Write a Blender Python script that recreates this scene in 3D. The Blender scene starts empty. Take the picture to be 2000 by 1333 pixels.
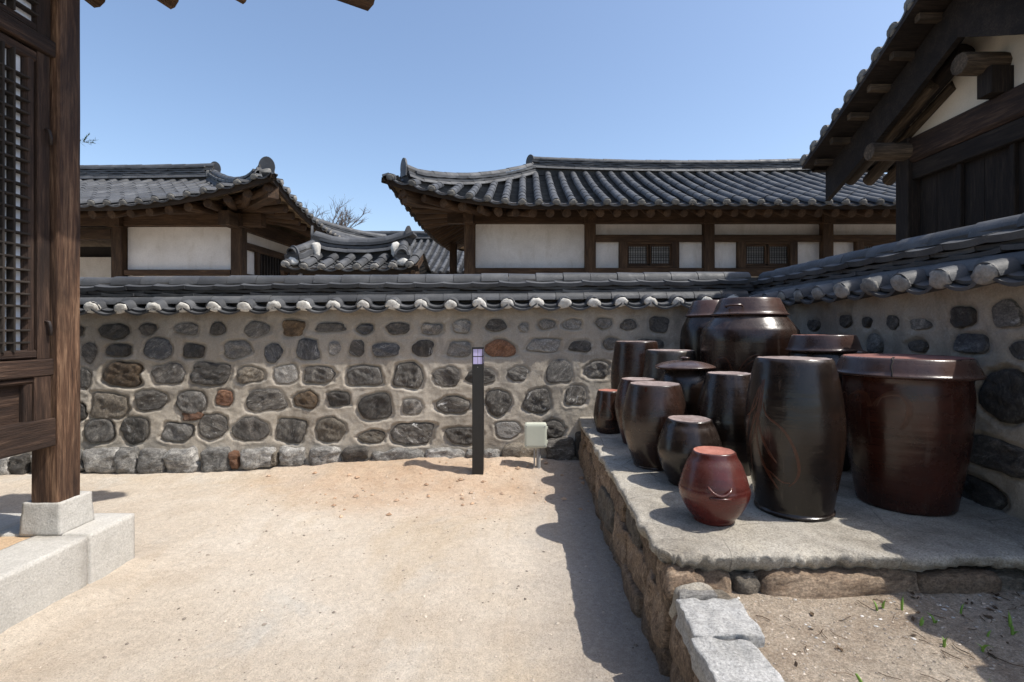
import bpy, math, random
from math import sin, cos, pi, radians, sqrt, atan2, exp
from mathutils import Vector, Matrix, noise, Euler

S = bpy.context.scene
COL = S.collection
RNG = random.Random(7)

# ------------------------------------------------------------------ camera, sky, sun, exposure
cd = bpy.data.cameras.new('camera'); cam = bpy.data.objects.new('camera', cd); COL.objects.link(cam)
cam.location = (0, 0, 1.5); cam.rotation_euler = (radians(90), 0, 0)
cd.lens = 18; cd.sensor_width = 36; cd.shift_x = -0.0125; cd.shift_y = -0.01325
cd.clip_start = 0.05; cd.clip_end = 1000
S.camera = cam

SUN_TO = Vector((0.60, -0.16, 1.0)).normalized()
w = bpy.data.worlds.new('World'); S.world = w; w.use_nodes = True
wn = w.node_tree; bg = wn.nodes['Background']
sk = wn.nodes.new('ShaderNodeTexSky'); sk.sky_type = 'NISHITA'; sk.sun_disc = False
sk.sun_elevation = math.asin(SUN_TO.z); sk.sun_rotation = atan2(SUN_TO.x, SUN_TO.y)
sk.altitude = 60; sk.air_density = 1.0; sk.dust_density = 1.7; sk.ozone_density = 1.4
wn.links.new(sk.outputs[0], bg.inputs[0]); bg.inputs[1].default_value = 0.15

sd = bpy.data.lights.new('sun', 'SUN'); sun = bpy.data.objects.new('sun', sd); COL.objects.link(sun)
sd.energy = 3.7; sd.angle = radians(0.53); sd.color = (1.0, 0.955, 0.88)
sun.rotation_euler = SUN_TO.to_track_quat('Z', 'Y').to_euler(); sun.location = (6, -2, 12)
S.view_settings.view_transform = 'Standard'; S.view_settings.look = 'None'
S.view_settings.exposure = 0.55; S.view_settings.gamma = 1.0; S.view_settings.use_curve_mapping = False
S.cycles.max_bounces = 8

# ------------------------------------------------------------------ materials
def hexlin(r, g, b):
    return tuple((c / 255 / 12.92 if c / 255 < .04045 else ((c / 255 + .055) / 1.055) ** 2.4) for c in (r, g, b)) + (1,)

class NT:
    def __init__(s, name):
        s.m = bpy.data.materials.new(name); s.m.use_nodes = True
        s.t = s.m.node_tree; s.b = s.t.nodes['Principled BSDF']
    def n(s, typ, **kw):
        nd = s.t.nodes.new(typ)
        for k, v in kw.items(): setattr(nd, k, v)
        return nd
    def l(s, a, b): s.t.links.new(a, b)
    def val(s, sock, v):
        if hasattr(v, 'is_linked') or isinstance(v, bpy.types.NodeSocket): s.l(v, sock)
        else: sock.default_value = v
    def math(s, op, a, b=0.0, c=0.0):
        nd = s.n('ShaderNodeMath', operation=op)
        s.val(nd.inputs[0], a); s.val(nd.inputs[1], b); s.val(nd.inputs[2], c)
        return nd.outputs[0]
    def mix(s, f, a, b, mode='MIX'):
        nd = s.n('ShaderNodeMix', data_type='RGBA', blend_type=mode)
        s.val(nd.inputs[0], f); s.val(nd.inputs[6], a); s.val(nd.inputs[7], b)
        return nd.outputs[2]
    def ramp(s, fac, stops):
        nd = s.n('ShaderNodeValToRGB'); e = nd.color_ramp.elements
        while len(e) < len(stops): e.new(.5)
        for i, (p, c) in enumerate(stops):
            e[i].position = p; e[i].color = c if len(c) == 4 else tuple(c) + (1,)
        s.l(fac, nd.inputs[0]); return nd.outputs[0]
    def gray(s, fac, p0, p1, v0=0.0, v1=1.0):
        nd = s.n('ShaderNodeMapRange'); s.l(fac, nd.inputs[0])
        for i, v in enumerate((p0, p1, v0, v1)): nd.inputs[i + 1].default_value = v
        return nd.outputs[0]
    def vec(s, coords, stretch=(1, 1, 1), rnd=True):
        if coords == 'pos': v = s.n('ShaderNodeNewGeometry').outputs['Position']
        else:
            v = s.n('ShaderNodeTexCoord').outputs['Object']
            if rnd:
                r = s.math('MULTIPLY', s.n('ShaderNodeObjectInfo').outputs['Random'], 91.7)
                a = s.n('ShaderNodeVectorMath', operation='ADD'); s.l(v, a.inputs[0]); s.l(r, a.inputs[1]); v = a.outputs[0]
        mp = s.n('ShaderNodeMapping'); s.l(v, mp.inputs[0]); mp.inputs['Scale'].default_value = stretch
        return mp.outputs[0]
    def noise(s, v, scale, detail=6, rough=.6, dist=0.0):
        nd = s.n('ShaderNodeTexNoise'); s.l(v, nd.inputs['Vector'])
        nd.inputs['Scale'].default_value = scale; nd.inputs['Detail'].default_value = detail
        nd.inputs['Roughness'].default_value = rough; nd.inputs['Distortion'].default_value = dist
        return nd.outputs[0]
    def vor(s, v, scale, feature='F1'):
        nd = s.n('ShaderNodeTexVoronoi', feature=feature); s.l(v, nd.inputs['Vector']); nd.inputs['Scale'].default_value = scale
        return nd.outputs[0]
    def bump(s, h, dist, strength=1.0, prev=None):
        nd = s.n('ShaderNodeBump'); s.l(h, nd.inputs['Height']); nd.inputs['Distance'].default_value = dist; nd.inputs['Strength'].default_value = strength
        if prev is not None: s.l(prev, nd.inputs['Normal'])
        return nd.outputs[0]
    def out(s, color=None, rough=.8, normal=None, spec=.5, coat=0.0, metallic=0.0, coat_rough=.1):
        if color is not None: s.val(s.b.inputs['Base Color'], color)
        s.val(s.b.inputs['Roughness'], rough)
        if normal is not None: s.l(normal, s.b.inputs['Normal'])
        s.b.inputs['Specular IOR Level'].default_value = spec
        s.b.inputs['Coat Weight'].default_value = coat; s.b.inputs['Coat Roughness'].default_value = coat_rough
        s.b.inputs['Metallic'].default_value = metallic
        return s.m

def rnd_value(n, amt, island=False):
    r = n.n('ShaderNodeNewGeometry').outputs['Random Per Island'] if island else n.n('ShaderNodeObjectInfo').outputs['Random']
    return n.math('MULTIPLY_ADD', r, amt, 1 - amt / 2)

def scale_col(n, col, f):
    nd = n.n('ShaderNodeVectorMath', operation='SCALE'); n.l(col, nd.inputs[0]); n.val(nd.inputs['Scale'], f)
    return nd.outputs[0]

def simple(name, c1, c2, scale=6, coords='obj', stretch=(1, 1, 1), rough=.85, bump=.004, bscale=40, rnd=.25, island=False, spec=.4, lo=.32, hi=.68, detail=7, fine=.35, fscale=60):
    n = NT(name); v = n.vec(coords, stretch)
    c = n.ramp(n.noise(v, scale, detail), [(lo, c1), (hi, c2)])
    f = n.noise(v, fscale, 4, .7)
    c = scale_col(n, c, n.gray(f, .25, .75, 1 - fine, 1 + fine))
    if rnd: c = scale_col(n, c, rnd_value(n, rnd, island))
    nm = n.bump(n.noise(v, bscale, 8, .7), bump) if bump else None
    return n.out(c, rough, nm, spec)

def tile_mat(name, island):
    n = NT(name); v = n.vec('pos')
    c = n.ramp(n.noise(v, 3.0, 8, .65), [(.3, (.036, .0375, .041)), (.52, (.060, .062, .066)), (.75, (.105, .106, .107))])
    sp = n.gray(n.noise(v, 38, 5, .7), .58, .72)
    c = n.mix(n.math('MULTIPLY', sp, .35), c, (.17, .17, .16, 1))
    c = scale_col(n, c, rnd_value(n, .55, island))
    nm = n.bump(n.noise(v, 70, 6, .7), .003)
    return n.out(c, n.gray(n.noise(v, 9, 5), .3, .7, .5, .75), nm, .5)

def wood_mat(name, dark, mid, light, gloss=.75, knots=False, bump=.006, bias=.5):
    n = NT(name); v = n.vec('obj', (1.2, 16, 16)); v2 = n.vec('obj', (.6, 3, 3))
    g = n.noise(v, 3.0, 9, .68, .35)
    c = n.ramp(g, [(bias - .2, dark), (bias, mid), (bias + .2, light)])
    patch = n.noise(v2, 2.2, 5, .6, .6)
    c = n.mix(n.gray(patch, .38, .62, 0, .82), c, dark + (1,))
    fine = n.noise(n.vec('obj', (2.5, 70, 70)), 4, 3, .6)
    c = scale_col(n, c, n.gray(fine, .3, .7, .65, 1.3))
    c = scale_col(n, c, rnd_value(n, .3))
    h = n.math('ADD', g, n.math('MULTIPLY', fine, .6))
    return n.out(c, gloss, n.bump(h, bump), .3)

def stone_mat(name, cols, vein=.0, veincol=(.5, .49, .47, 1), rough=.5, fleck=.5, st=(1.0, 4.0, 2.4), blot=.42, chis=.014, rv=.8):
    n = NT(name); v = n.vec('obj'); vs = n.vec('obj', st)
    c = n.ramp(n.noise(vs, 5, 9, .7, .8), [(.3, cols[0]), (.5, cols[1]), (.7, cols[2])])
    if vein:
        k = n.noise(n.vec('obj', (1.3, 9, 5)), 4.5, 7, .62, 1.3)
        c = n.mix(n.gray(k, .60, .68, 0, vein), c, veincol)
    f = n.noise(v, 95, 4, .75)
    c = scale_col(n, c, n.gray(f, .3, .7, 1 - fleck, 1 + fleck))
    c = scale_col(n, c, n.gray(n.noise(vs, 30, 6, .75), .32, .68, 1 - blot, 1 + blot))
    c = scale_col(n, c, rnd_value(n, rv))
    b1 = n.bump(n.noise(vs, 22, 10, .78), .03 if chis else .006)
    if chis: b1 = n.bump(n.vor(n.vec('obj', (1.0, 2.2, 1.6)), 13), chis, .8, b1)
    b2 = n.bump(n.noise(v, 90, 4, .7), .004, 1, b1)
    return n.out(c, n.gray(n.noise(v, 20, 5), .3, .7, rough - .12, rough + .25), b2, .5)

TILE = tile_mat('roof_tile_clay', False)
TILE_J = tile_mat('roof_tile_clay_mass', True)
LIME = simple('lime_mortar', (.42, .40, .36), (.72, .70, .65), 7, 'pos', bump=.006, bscale=45, rnd=.35, fine=.2, spec=.2)
GREY_END = simple('grey_tile_end_mortar', (.11, .105, .095), (.21, .20, .18), 9, 'pos', bump=.005, bscale=45, rnd=.4, fine=.25, spec=.2)
LIME_OLD = simple('weathered_mortar', (.13, .125, .115), (.32, .305, .28), 9, 'pos', bump=.006, bscale=45, rnd=.4, fine=.25, spec=.2)

def plaster():
    n = NT('house_plaster'); v = n.vec('pos')
    c = n.ramp(n.noise(v, 1.6, 7, .6), [(.3, (.60, .56, .52)), (.6, (.74, .70, .66))])
    st = n.noise(n.vec('pos', (2.2, 2.2, .8)), 2.6, 6, .65, .5)
    c = n.mix(n.gray(st, .52, .75, 0, .45), c, (.44, .385, .31, 1))
    c = n.mix(n.gray(n.noise(v, 6, 9, .75), .56, .75, 0, .3), c, (.47, .44, .40, 1))
    c = scale_col(n, c, n.gray(n.noise(v, 45, 4, .7), .3, .7, .93, 1.07))
    return n.out(c, .9, n.bump(n.noise(v, 25, 6), .004), .2)
PLASTER = plaster()

W_HOUSE = wood_mat('brown_house_timber', (.028, .015, .008), (.075, .042, .022), (.13, .078, .043))
W_FASC = wood_mat('dark_fascia_timber', (.012, .008, .005), (.030, .018, .011), (.06, .037, .022))
W_RAFTER = wood_mat('rafter_timber', (.028, .015, .008), (.085, .048, .025), (.15, .09, .05))
W_DARK = wood_mat('dark_barn_timber', (.010, .007, .006), (.024, .017, .013), (.05, .036, .026), .8)
W_LOG = wood_mat('weathered_log_timber', (.03, .022, .015), (.085, .062, .042), (.19, .135, .085), .8)
W_POST = wood_mat('weathered_post_timber', (.024, .012, .008), (.115, .060, .034), (.29, .175, .105), .72, bump=.010, bias=.47)
W_DOOR = wood_mat('dark_door_timber', (.016, .009, .0065), (.052, .029, .019), (.135, .082, .054), .72, bump=.008)
W_LATT = wood_mat('lattice_timber', (.013, .010, .008), (.033, .026, .021), (.08, .064, .052), .75)
PAPER = simple('window_paper', (.62, .64, .68), (.74, .75, .78), 3, 'pos', bump=.001, bscale=60, rnd=0, fine=.04)
DECKM = simple('eave_clay', (.20, .14, .085), (.36, .27, .17), 5, 'pos', bump=.006, bscale=30, rnd=0)
PAPER_OLD = simple('aged_window_paper', (.36, .34, .31), (.46, .44, .40), 3, 'pos', bump=.001, bscale=60, rnd=0, fine=.06)
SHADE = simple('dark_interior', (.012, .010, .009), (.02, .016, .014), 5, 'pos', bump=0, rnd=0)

def mortar_mat():
    n = NT('wall_mortar'); v = n.vec('pos')
    c = n.ramp(n.noise(v, 1.5, 9, .62, .3), [(.28, (.25, .217, .178)), (.5, (.39, .345, .285)), (.72, (.53, .475, .40))])
    up = n.n('ShaderNodeSeparateXYZ'); n.l(n.n('ShaderNodeNewGeometry').outputs['Position'], up.inputs[0])
    # smooth tan trowelled band along the top of the wall, rough grey mortar below
    hb = n.gray(n.math('ADD', up.outputs[2], n.math('MULTIPLY', n.noise(v, 2.2, 5), .5)), 1.30, 1.55)
    c = n.mix(n.math('MULTIPLY', hb, .75), c, n.ramp(n.noise(v, 2.4, 6), [(.3, (.29, .248, .20, 1)), (.7, (.40, .355, .30, 1))]))
    d = n.noise(n.vec('pos', (1.4, 1.4, .55)), 2.3, 8, .66, .4)
    c = n.mix(n.gray(d, .52, .70, 0, .62), c, (.12, .105, .088, 1))
    gr_ = n.noise(v, 3.1, 9, .7, .5)
    c = n.mix(n.gray(gr_, .5, .66, 0, .45), c, (.27, .262, .245, 1))
    wht = n.noise(v, 5.5, 8, .7, .6)
    c = n.mix(n.gray(wht, .60, .72, 0, .5), c, (.56, .53, .48, 1))
    c = scale_col(n, c, n.gray(n.noise(v, 75, 5, .75), .3, .7, .82, 1.18))
    b = n.bump(n.noise(v, 14, 9, .68), .012)
    b = n.bump(n.noise(v, 85, 5, .75), .005, 1, b)
    cr = n.vor(n.n('ShaderNodeTexCoord').outputs['Object'], 2.3, 'DISTANCE_TO_EDGE')
    return n.out(c, .92, b, .2)
MORTAR = mortar_mat()

ST = {
 'D': stone_mat('dark_stone', [(.033, .030, .027), (.088, .079, .070), (.215, .195, .172)], .4),
 'G': stone_mat('grey_stone', [(.080, .074, .068), (.17, .158, .143), (.33, .305, .275)], .4),
 'L': stone_mat('pale_grey_stone', [(.138, .130, .121), (.265, .25, .23), (.44, .415, .38)], .5),
 'W': stone_mat('veined_stone', [(.036, .032, .029), (.100, .090, .079), (.255, .232, .20)], .95),
 'S': stone_mat('banded_stone', [(.028, .028, .031), (.09, .091, .096), (.25, .25, .25)], .75),
 'B': stone_mat('brown_stone', [(.035, .022, .013), (.11, .072, .040), (.23, .155, .09)], .12, (.3, .22, .12, 1)),
 'T': stone_mat('tan_stone', [(.085, .070, .052), (.18, .152, .118), (.31, .27, .215)], .25),
 'R': stone_mat('red_stone', [(.09, .035, .018), (.20, .095, .05), (.32, .18, .11)], .2, (.28, .25, .22, 1)),
}
ST_BASE = stone_mat('base_course_stone', [(.08, .076, .070), (.25, .24, .225), (.52, .50, .465)], .6, (.50, .48, .44, 1), .6, .5, (1, 1.8, 1.6))
ST_TERR = stone_mat('terrace_stone', [(.12, .08, .053), (.29, .205, .138), (.44, .335, .24)], .35, (.12, .095, .075, 1), .8, .45)
ST_GRAN = stone_mat('grey_granite', [(.27, .265, .25), (.36, .353, .338), (.44, .432, .415)], 0, rough=.8, fleck=.45, st=(1, 1, 1), blot=.12, chis=0, rv=.12)
ST_PLAT = stone_mat('buff_granite', [(.42, .40, .36), (.475, .452, .41), (.52, .497, .452)], 0, rough=.85, fleck=.2, st=(1, 1, 1), blot=.05, chis=0, rv=.06)

def slab_mat():
    n = NT('terrace_concrete'); v = n.vec('pos')
    c = n.ramp(n.noise(v, 2.2, 9, .65), [(.3, (.19, .165, .13)), (.5, (.35, .32, .27)), (.72, (.49, .455, .395))])
    c = n.mix(n.gray(n.noise(v, 4.5, 9, .75), .53, .70, 0, .65), c, (.16, .14, .115, 1))
    ck = n.vor(n.vec('pos', (1, 1, .4)), 2.1, 'DISTANCE_TO_EDGE')
    c = n.mix(n.gray(n.math('ADD', ck, n.math('MULTIPLY', n.noise(v, 9, 6), .03)), .014, .024, .6, 0), c, (.08, .07, .06, 1))
    pit = n.vor(v, 42)
    c = n.mix(n.gray(pit, .10, .18, .55, 0), c, (.11, .095, .08, 1))
    c = n.mix(n.gray(n.noise(v, 1.5, 7, .7, .8), .55, .66, 0, .45), c, (.52, .47, .38, 1))
    f = n.noise(v, 120, 4, .8)
    c = scale_col(n, c, n.gray(f, .3, .7, .5, 1.45))
    b = n.bump(n.noise(v, 18, 8, .7), .010); b = n.bump(n.noise(v, 110, 4, .75), .005, 1, b)
    return n.out(c, .92, b, .2)
SLAB = slab_mat()

def ground_mat():
    n = NT('sandy_ground'); v = n.vec('pos')
    c = n.ramp(n.noise(v, .9, 9, .6, .3), [(.3, (.48, .395, .305)), (.5, (.575, .497, .405)), (.7, (.64, .575, .49))])
    patch = n.noise(v, .55, 5, .55, .8)
    c = n.mix(n.gray(patch, .52, .68, 0, .7), c, (.47, .36, .235, 1))
    gp = n.noise(v, 1.3, 6, .6, .5)
    c = n.mix(n.gray(gp, .57, .70, 0, .6), c, (.51, .49, .45, 1))
    # the heap of dug reddish earth that lies along the foot of the wall
    sx = n.n('ShaderNodeSeparateXYZ'); n.l(n.n('ShaderNodeNewGeometry').outputs['Position'], sx.inputs[0])
    wob = n.math('MULTIPLY', n.math('SUBTRACT', n.noise(v, 1.9, 7, .65), .5), 1.6)
    dx = n.math('DIVIDE', n.math('ADD', sx.outputs[0], .75), 1.75)
    dy = n.math('DIVIDE', n.math('SUBTRACT', sx.outputs[1], 4.95), .85)
    rr = n.math('ADD', n.math('ADD', n.math('MULTIPLY', dx, dx), n.math('MULTIPLY', dy, dy)), wob)
    c = n.mix(n.gray(rr, .1, 1.5, .8, 0), c, n.ramp(n.noise(v, 5, 7), [(.3, (.44, .295, .19, 1)), (.7, (.55, .415, .30, 1))]))
    # grey gravel along the terrace foot, coloured darker to deepen the shade there
    edge = n.math('ADD', sx.outputs[0], n.math('MULTIPLY', n.noise(v, 2.6, 7, .7), .7))
    c = n.mix(n.gray(edge, .25, .75, 0, .6), c, n.ramp(n.noise(v, 40, 6, .8), [(.3, (.20, .18, .165, 1)), (.7, (.40, .365, .33, 1))]))
    tr_ = n.noise(n.vec('pos', (3.5, .5, 1)), 1.6, 7, .65, .9)
    c = n.mix(n.gray(tr_, .54, .72, 0, .35), c, (.44, .345, .245, 1))
    c = scale_col(n, c, n.gray(n.noise(v, 24, 6, .75), .3, .7, .84, 1.13))
    c = scale_col(n, c, n.gray(n.noise(v, 150, 4, .8), .3, .7, .72, 1.25))
    sp = n.vor(v, 55)
    c = n.mix(n.gray(sp, .12, .20, .55, 0), c, (.24, .20, .16, 1))
    c = n.mix(n.gray(n.noise(v, 4.2, 8, .75), .56, .70, 0, .35), c, (.36, .32, .27, 1))
    b = n.bump(n.noise(v, 3.2, 4, .6, .5), .018); b = n.bump(n.noise(v, 11, 8, .72), .022, 1, b); b = n.bump(n.noise(v, 70, 7, .8), .008, 1, b)
    return n.out(c, .95, b, .15)
GROUND = ground_mat()

def soil_mat():
    n = NT('garden_soil_sand'); v = n.vec('pos')
    c = n.ramp(n.noise(v, 2.2, 9, .68), [(.3, (.33, .25, .18)), (.52, (.49, .405, .315)), (.72, (.60, .525, .43))])
    c = n.mix(n.gray(n.noise(v, 1.4, 7, .7), .52, .7, 0, .4), c, (.28, .19, .12, 1))
    c = scale_col(n, c, n.gray(n.noise(v, 130, 4, .85), .3, .7, .5, 1.5))
    c = scale_col(n, c, n.gray(n.noise(v, 48, 5, .8), .3, .7, .65, 1.35))
    sp = n.vor(v, 95)
    c = n.mix(n.gray(sp, .14, .22, .6, 0), c, (.62, .58, .52, 1))
    b = n.bump(n.noise(v, 16, 8, .75), .02); b = n.bump(n.noise(v, 120, 6, .85), .010, 1, b)
    return n.out(c, .95, b, .15)
SOIL = soil_mat()
PEB = simple('pebble', (.22, .18, .14), (.55, .48, .40), 3, 'pos', bump=.003, bscale=90, rnd=1.0, island=True)
PEB_E = simple('earth_clod', (.36, .22, .13), (.52, .38, .27), 3, 'pos', bump=.003, bscale=90, rnd=.5, island=True)
PEB_W = simple('pale_grit', (.42, .40, .37), (.72, .70, .66), 3, 'pos', bump=.003, bscale=90, rnd=.8, island=True)
TWIG = simple('dry_litter', (.05, .03, .018), (.14, .09, .05), 9, 'pos', bump=0, rnd=.9, island=True)
SPROUT = simple('sprout_green', (.11, .22, .03), (.25, .40, .07), 14, 'obj', bump=.002, rnd=.25, rough=.5, fine=.15)
BARK = simple('bare_bark', (.06, .048, .04), (.13, .105, .09), 8, 'pos', bump=.01, rnd=0)
NEEDLE = simple('conifer_needle', (.035, .065, .02), (.075, .115, .04), 8, 'pos', bump=0, rnd=.5, island=True, rough=.6)

def glaze(name, base, tint, rough=.2, streak=.5, coat=.25):
    n = NT(name); v = n.vec('obj'); vz = n.vec('obj', (1, 1, 9)); vv = n.vec('obj', (6, 6, .7))
    c = n.ramp(n.noise(vz, 1.6, 7, .65), [(.3, base), (.7, tint)])
    c = n.mix(n.gray(n.noise(vv, 2.0, 6, .6, .6), .5, .75, 0, streak), c, tint + (1,))
    big_ = n.noise(n.vec('obj', (1, 1, .8)), 3.2, 6, .6, .7)
    c = n.mix(n.gray(big_, .45, .68, 0, .55), c, (tint[0] * 1.7, tint[1] * 1.45, tint[2] * 1.3, 1))
    f = n.noise(v, 70, 3, .8)
    c = n.mix(n.gray(f, .68, .74, 0, .4), c, (.26, .19, .14, 1))
    up_ = n.n('ShaderNodeSeparateXYZ'); n.l(n.n('ShaderNodeNewGeometry').outputs['Normal'], up_.inputs[0])
    du_ = n.math('MULTIPLY', n.gray(up_.outputs[2], .1, .8), n.gray(n.noise(v, 8, 8, .75), .35, .7))
    c = n.mix(n.math('MULTIPLY', du_, .5), c, (.17, .135, .115, 1))
    drip = n.noise(n.vec('obj', (13, 13, .55)), 2.0, 5, .6)
    c = n.mix(n.gray(drip, .60, .70, 0, .28), c, (.10, .075, .06, 1))
    dust = n.noise(v, 5, 7, .7)
    ring = n.noise(n.vec('obj', (.5, .5, 26)), 2.2, 4, .6)
    b = n.bump(ring, .0022, .5); b = n.bump(n.noise(v, 7, 3), .006, .5, b); b = n.bump(n.noise(v, 120, 2), .0005, 1, b)
    return n.out(c, n.gray(dust, .3, .75, rough - .03, rough + .13), b, .5, 0)
GL_BLACK = glaze('black_brown_glaze', (.0040, .0028, .0024), (.0125, .007, .0048), .2, .5)
GL_BROWN = glaze('brown_glaze', (.0085, .0048, .0036), (.026, .0125, .008), .22, .5)
GL_GREY = glaze('grey_brown_glaze', (.016, .0135, .0115), (.036, .030, .025), .26)
GL_RUST = glaze('rust_brown_glaze', (.015, .0046, .003), (.042, .0125, .0075), .22, .5)
GL_RED = glaze('oxblood_glaze', (.042, .006, .005), (.085, .016, .012), .22, .4)
GL_LID = glaze('lid_glaze', (.024, .012, .0095), (.060, .031, .024), .24)
BISQ = simple('dusty_bisque', (.17, .12, .105), (.33, .27, .25), 14, 'obj', bump=.003, bscale=70, rnd=.2, fine=.25)
BISQ_RED = simple('red_bisque', (.27, .095, .065), (.40, .17, .125), 12, 'obj', bump=.003, bscale=70, rnd=.15, fine=.2)
BISQ_LID = simple('dull_red_lid_top', (.14, .055, .042), (.24, .11, .09), 9, 'obj', bump=.003, bscale=70, rnd=.15, fine=.25)
BISQ_DUST = simple('pale_dust', (.30, .24, .225), (.44, .37, .35), 12, 'obj', bump=.002, bscale=70, rnd=.1, fine=.2)
MARK = simple('finger_mark_glaze', (.034, .011, .006), (.070, .024, .012), 18, 'obj', bump=.001, rnd=.3, rough=.28)
IRON = simple('rusty_iron', (.012, .009, .008), (.035, .022, .018), 20, 'obj', bump=.002, rnd=.2, rough=.6)
BLACKM = simple('black_painted_metal', (.006, .006, .007), (.010, .010, .011), 20, 'obj', bump=.0005, rnd=0, rough=.38, fine=.1, spec=.5)
BOXM = simple('pale_green_plastic', (.50, .52, .43), (.55, .57, .48), 4, 'obj', bump=.0006, rnd=0, rough=.45, fine=.03)
PIPEM = simple('grey_pipe', (.25, .25, .25), (.36, .36, .35), 8, 'obj', bump=.001, rnd=0, rough=.5)
PANE = simple('lavender_diffuser', (.56, .50, .78), (.60, .54, .82), 6, 'obj', bump=0, rnd=0, rough=.35, fine=.02)

# ------------------------------------------------------------------ helpers
def mesh(name, V, F, m=None, smooth=True, autos=None):
    me = bpy.data.meshes.new(name); me.from_pydata(V, [], F); me.update()
    if smooth: me.polygons.foreach_set('use_smooth', [True] * len(me.polygons))
    if autos is not None:
        try: me.set_sharp_from_angle(angle=radians(autos))
        except Exception: pass
    if m: me.materials.append(m)
    return me

def obj(name, me, parent=None, mtx=None, kind=None, label=None):
    o = bpy.data.objects.new(name, me); COL.objects.link(o)
    if parent is not None: o.parent = parent
    if mtx is not None: o.matrix_basis = mtx
    if kind: o['kind'] = kind
    if label: o['label'] = label
    return o

def thing(name, label, cat, loc=(0, 0, 0), rot=None, group=None, me=None, mtx=None):
    o = bpy.data.objects.new(name, me); COL.objects.link(o)
    if mtx is not None: o.matrix_basis = mtx
    else:
        o.location = loc
        if rot: o.rotation_euler = rot
    o['label'] = label; o['category'] = cat
    if group: o['group'] = group
    return o

def T(x, y, z): return Matrix.Translation((x, y, z))
def basis(X, Y, Z, p):
    return Matrix(((X.x, Y.x, Z.x, p.x), (X.y, Y.y, Z.y, p.y), (X.z, Y.z, Z.z, p.z), (0, 0, 0, 1)))

class MB:
    """collects geometry for one mesh"""
    def __init__(s): s.V = []; s.F = []
    def add(s, V, F, m=None):
        k = len(s.V)
        s.V += [tuple(m @ Vector(v)) for v in V] if m is not None else V
        s.F += [tuple(i + k for i in f) for f in F]
    def box(s, x0, x1, y0, y1, z0, z1):
        s.add([(x0, y0, z0), (x1, y0, z0), (x1, y1, z0), (x0, y1, z0), (x0, y0, z1), (x1, y0, z1), (x1, y1, z1), (x0, y1, z1)],
              [(0, 3, 2, 1), (4, 5, 6, 7), (0, 1, 5, 4), (1, 2, 6, 5), (2, 3, 7, 6), (3, 0, 4, 7)])
    def me(s, name, m, smooth=False, autos=None): return mesh(name, s.V, s.F, m, smooth, autos)

def prism_geo(L, w, h, c=.006, sag=0, wob=0, seed=0, nseg=1):
    """timber of length L along X with chamfered w x h section (Y, Z), centred"""
    sec = [(-w/2 + c, -h/2), (w/2 - c, -h/2), (w/2, -h/2 + c), (w/2, h/2 - c), (w/2 - c, h/2), (-w/2 + c, h/2), (-w/2, h/2 - c), (-w/2, -h/2 + c)]
    r = random.Random(seed); V = []; F = []
    for i in range(nseg + 1):
        x = L * i / nseg
        oy = r.uniform(-wob, wob); oz = r.uniform(-wob, wob) - sag * 4 * (i / nseg) * (1 - i / nseg)
        V += [(x, y + oy, z + oz) for y, z in sec]
    for i in range(nseg):
        for k in range(8):
            a = i * 8 + k; b = i * 8 + (k + 1) % 8
            F.append((a, b, b + 8, a + 8))
    F.append(tuple(range(7, -1, -1))); F.append(tuple(range(nseg * 8, nseg * 8 + 8)))
    return V, F

def beam(name, p0, p1, w, h, m, parent=None, c=.008, up=Vector((0, 0, 1)), wob=.0, nseg=1, label=None):
    p0, p1 = Vector(p0), Vector(p1); d = p1 - p0; L = d.length; X = d / L
    Y = up.cross(X)
    if Y.length < 1e-4: Y = Vector((0, 1, 0)).cross(X) if abs(X.y) < .9 else Vector((1, 0, 0)).cross(X)
    Y.normalize(); Z = X.cross(Y)
    V, F = prism_geo(L, w, h, c, 0, wob, RNG.randint(0, 9999), nseg)
    return obj(name, mesh(name, V, F, m, False), parent, basis(X, Y, Z, p0), label=label)

def log_geo(L, r0, r1, seg=10):
    V = []; F = []
    for i, (x, r) in enumerate(((0, r0 * .93), (.012, r0), (L, r1))):
        V += [(x, r * cos(2*pi*k/seg), r * sin(2*pi*k/seg)) for k in range(seg)]
    for i in range(2):
        for k in range(seg):
            a = i*seg + k; b = i*seg + (k+1) % seg; F.append((a, a + seg, b + seg, b))
    F.append(tuple(range(seg))); F.append(tuple(range(3*seg - 1, 2*seg - 1, -1)))
    return V, F

def log(name, p0, p1, r0, r1, m, parent=None):
    p0, p1 = Vector(p0), Vector(p1); d = p1 - p0; L = d.length; X = d / L
    Y = Vector((0, 0, 1)).cross(X); Y.normalize(); Z = X.cross(Y)
    V, F = log_geo(L, r0, r1)
    return obj(name, mesh(name, V, F, m, True, 40), parent, basis(X, Y, Z, p0))

def tube(path, r, seg=6, flat=1.0, close=True, taper=None):
    """tube along points; returns V,F"""
    V = []; F = []; n = len(path); P = [Vector(p) for p in path]
    ref = Vector((0.13, .21, .97)).normalized()
    for i in range(n):
        d = (P[min(i+1, n-1)] - P[max(i-1, 0)]).normalized()
        a = d.cross(ref)
        if a.length < .05: a = d.cross(Vector((1, 0, 0)))
        a.normalize(); b = d.cross(a)
        rr = r if taper is None else r * taper(i / (n - 1))
        V += [tuple(P[i] + a * (rr * cos(2*pi*k/seg)) + b * (rr * flat * sin(2*pi*k/seg))) for k in range(seg)]
    for i in range(n - 1):
        for k in range(seg):
            q = i*seg + k; s = i*seg + (k+1) % seg; F.append((q, s, s + seg, q + seg))
    if close: F.append(tuple(range(seg - 1, -1, -1))); F.append(tuple(range((n-1)*seg, n*seg)))
    return V, F

def fbm(x, y, z, o=4): return noise.fractal(Vector((x, y, z)), 1.0, 2.0, o)

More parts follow.
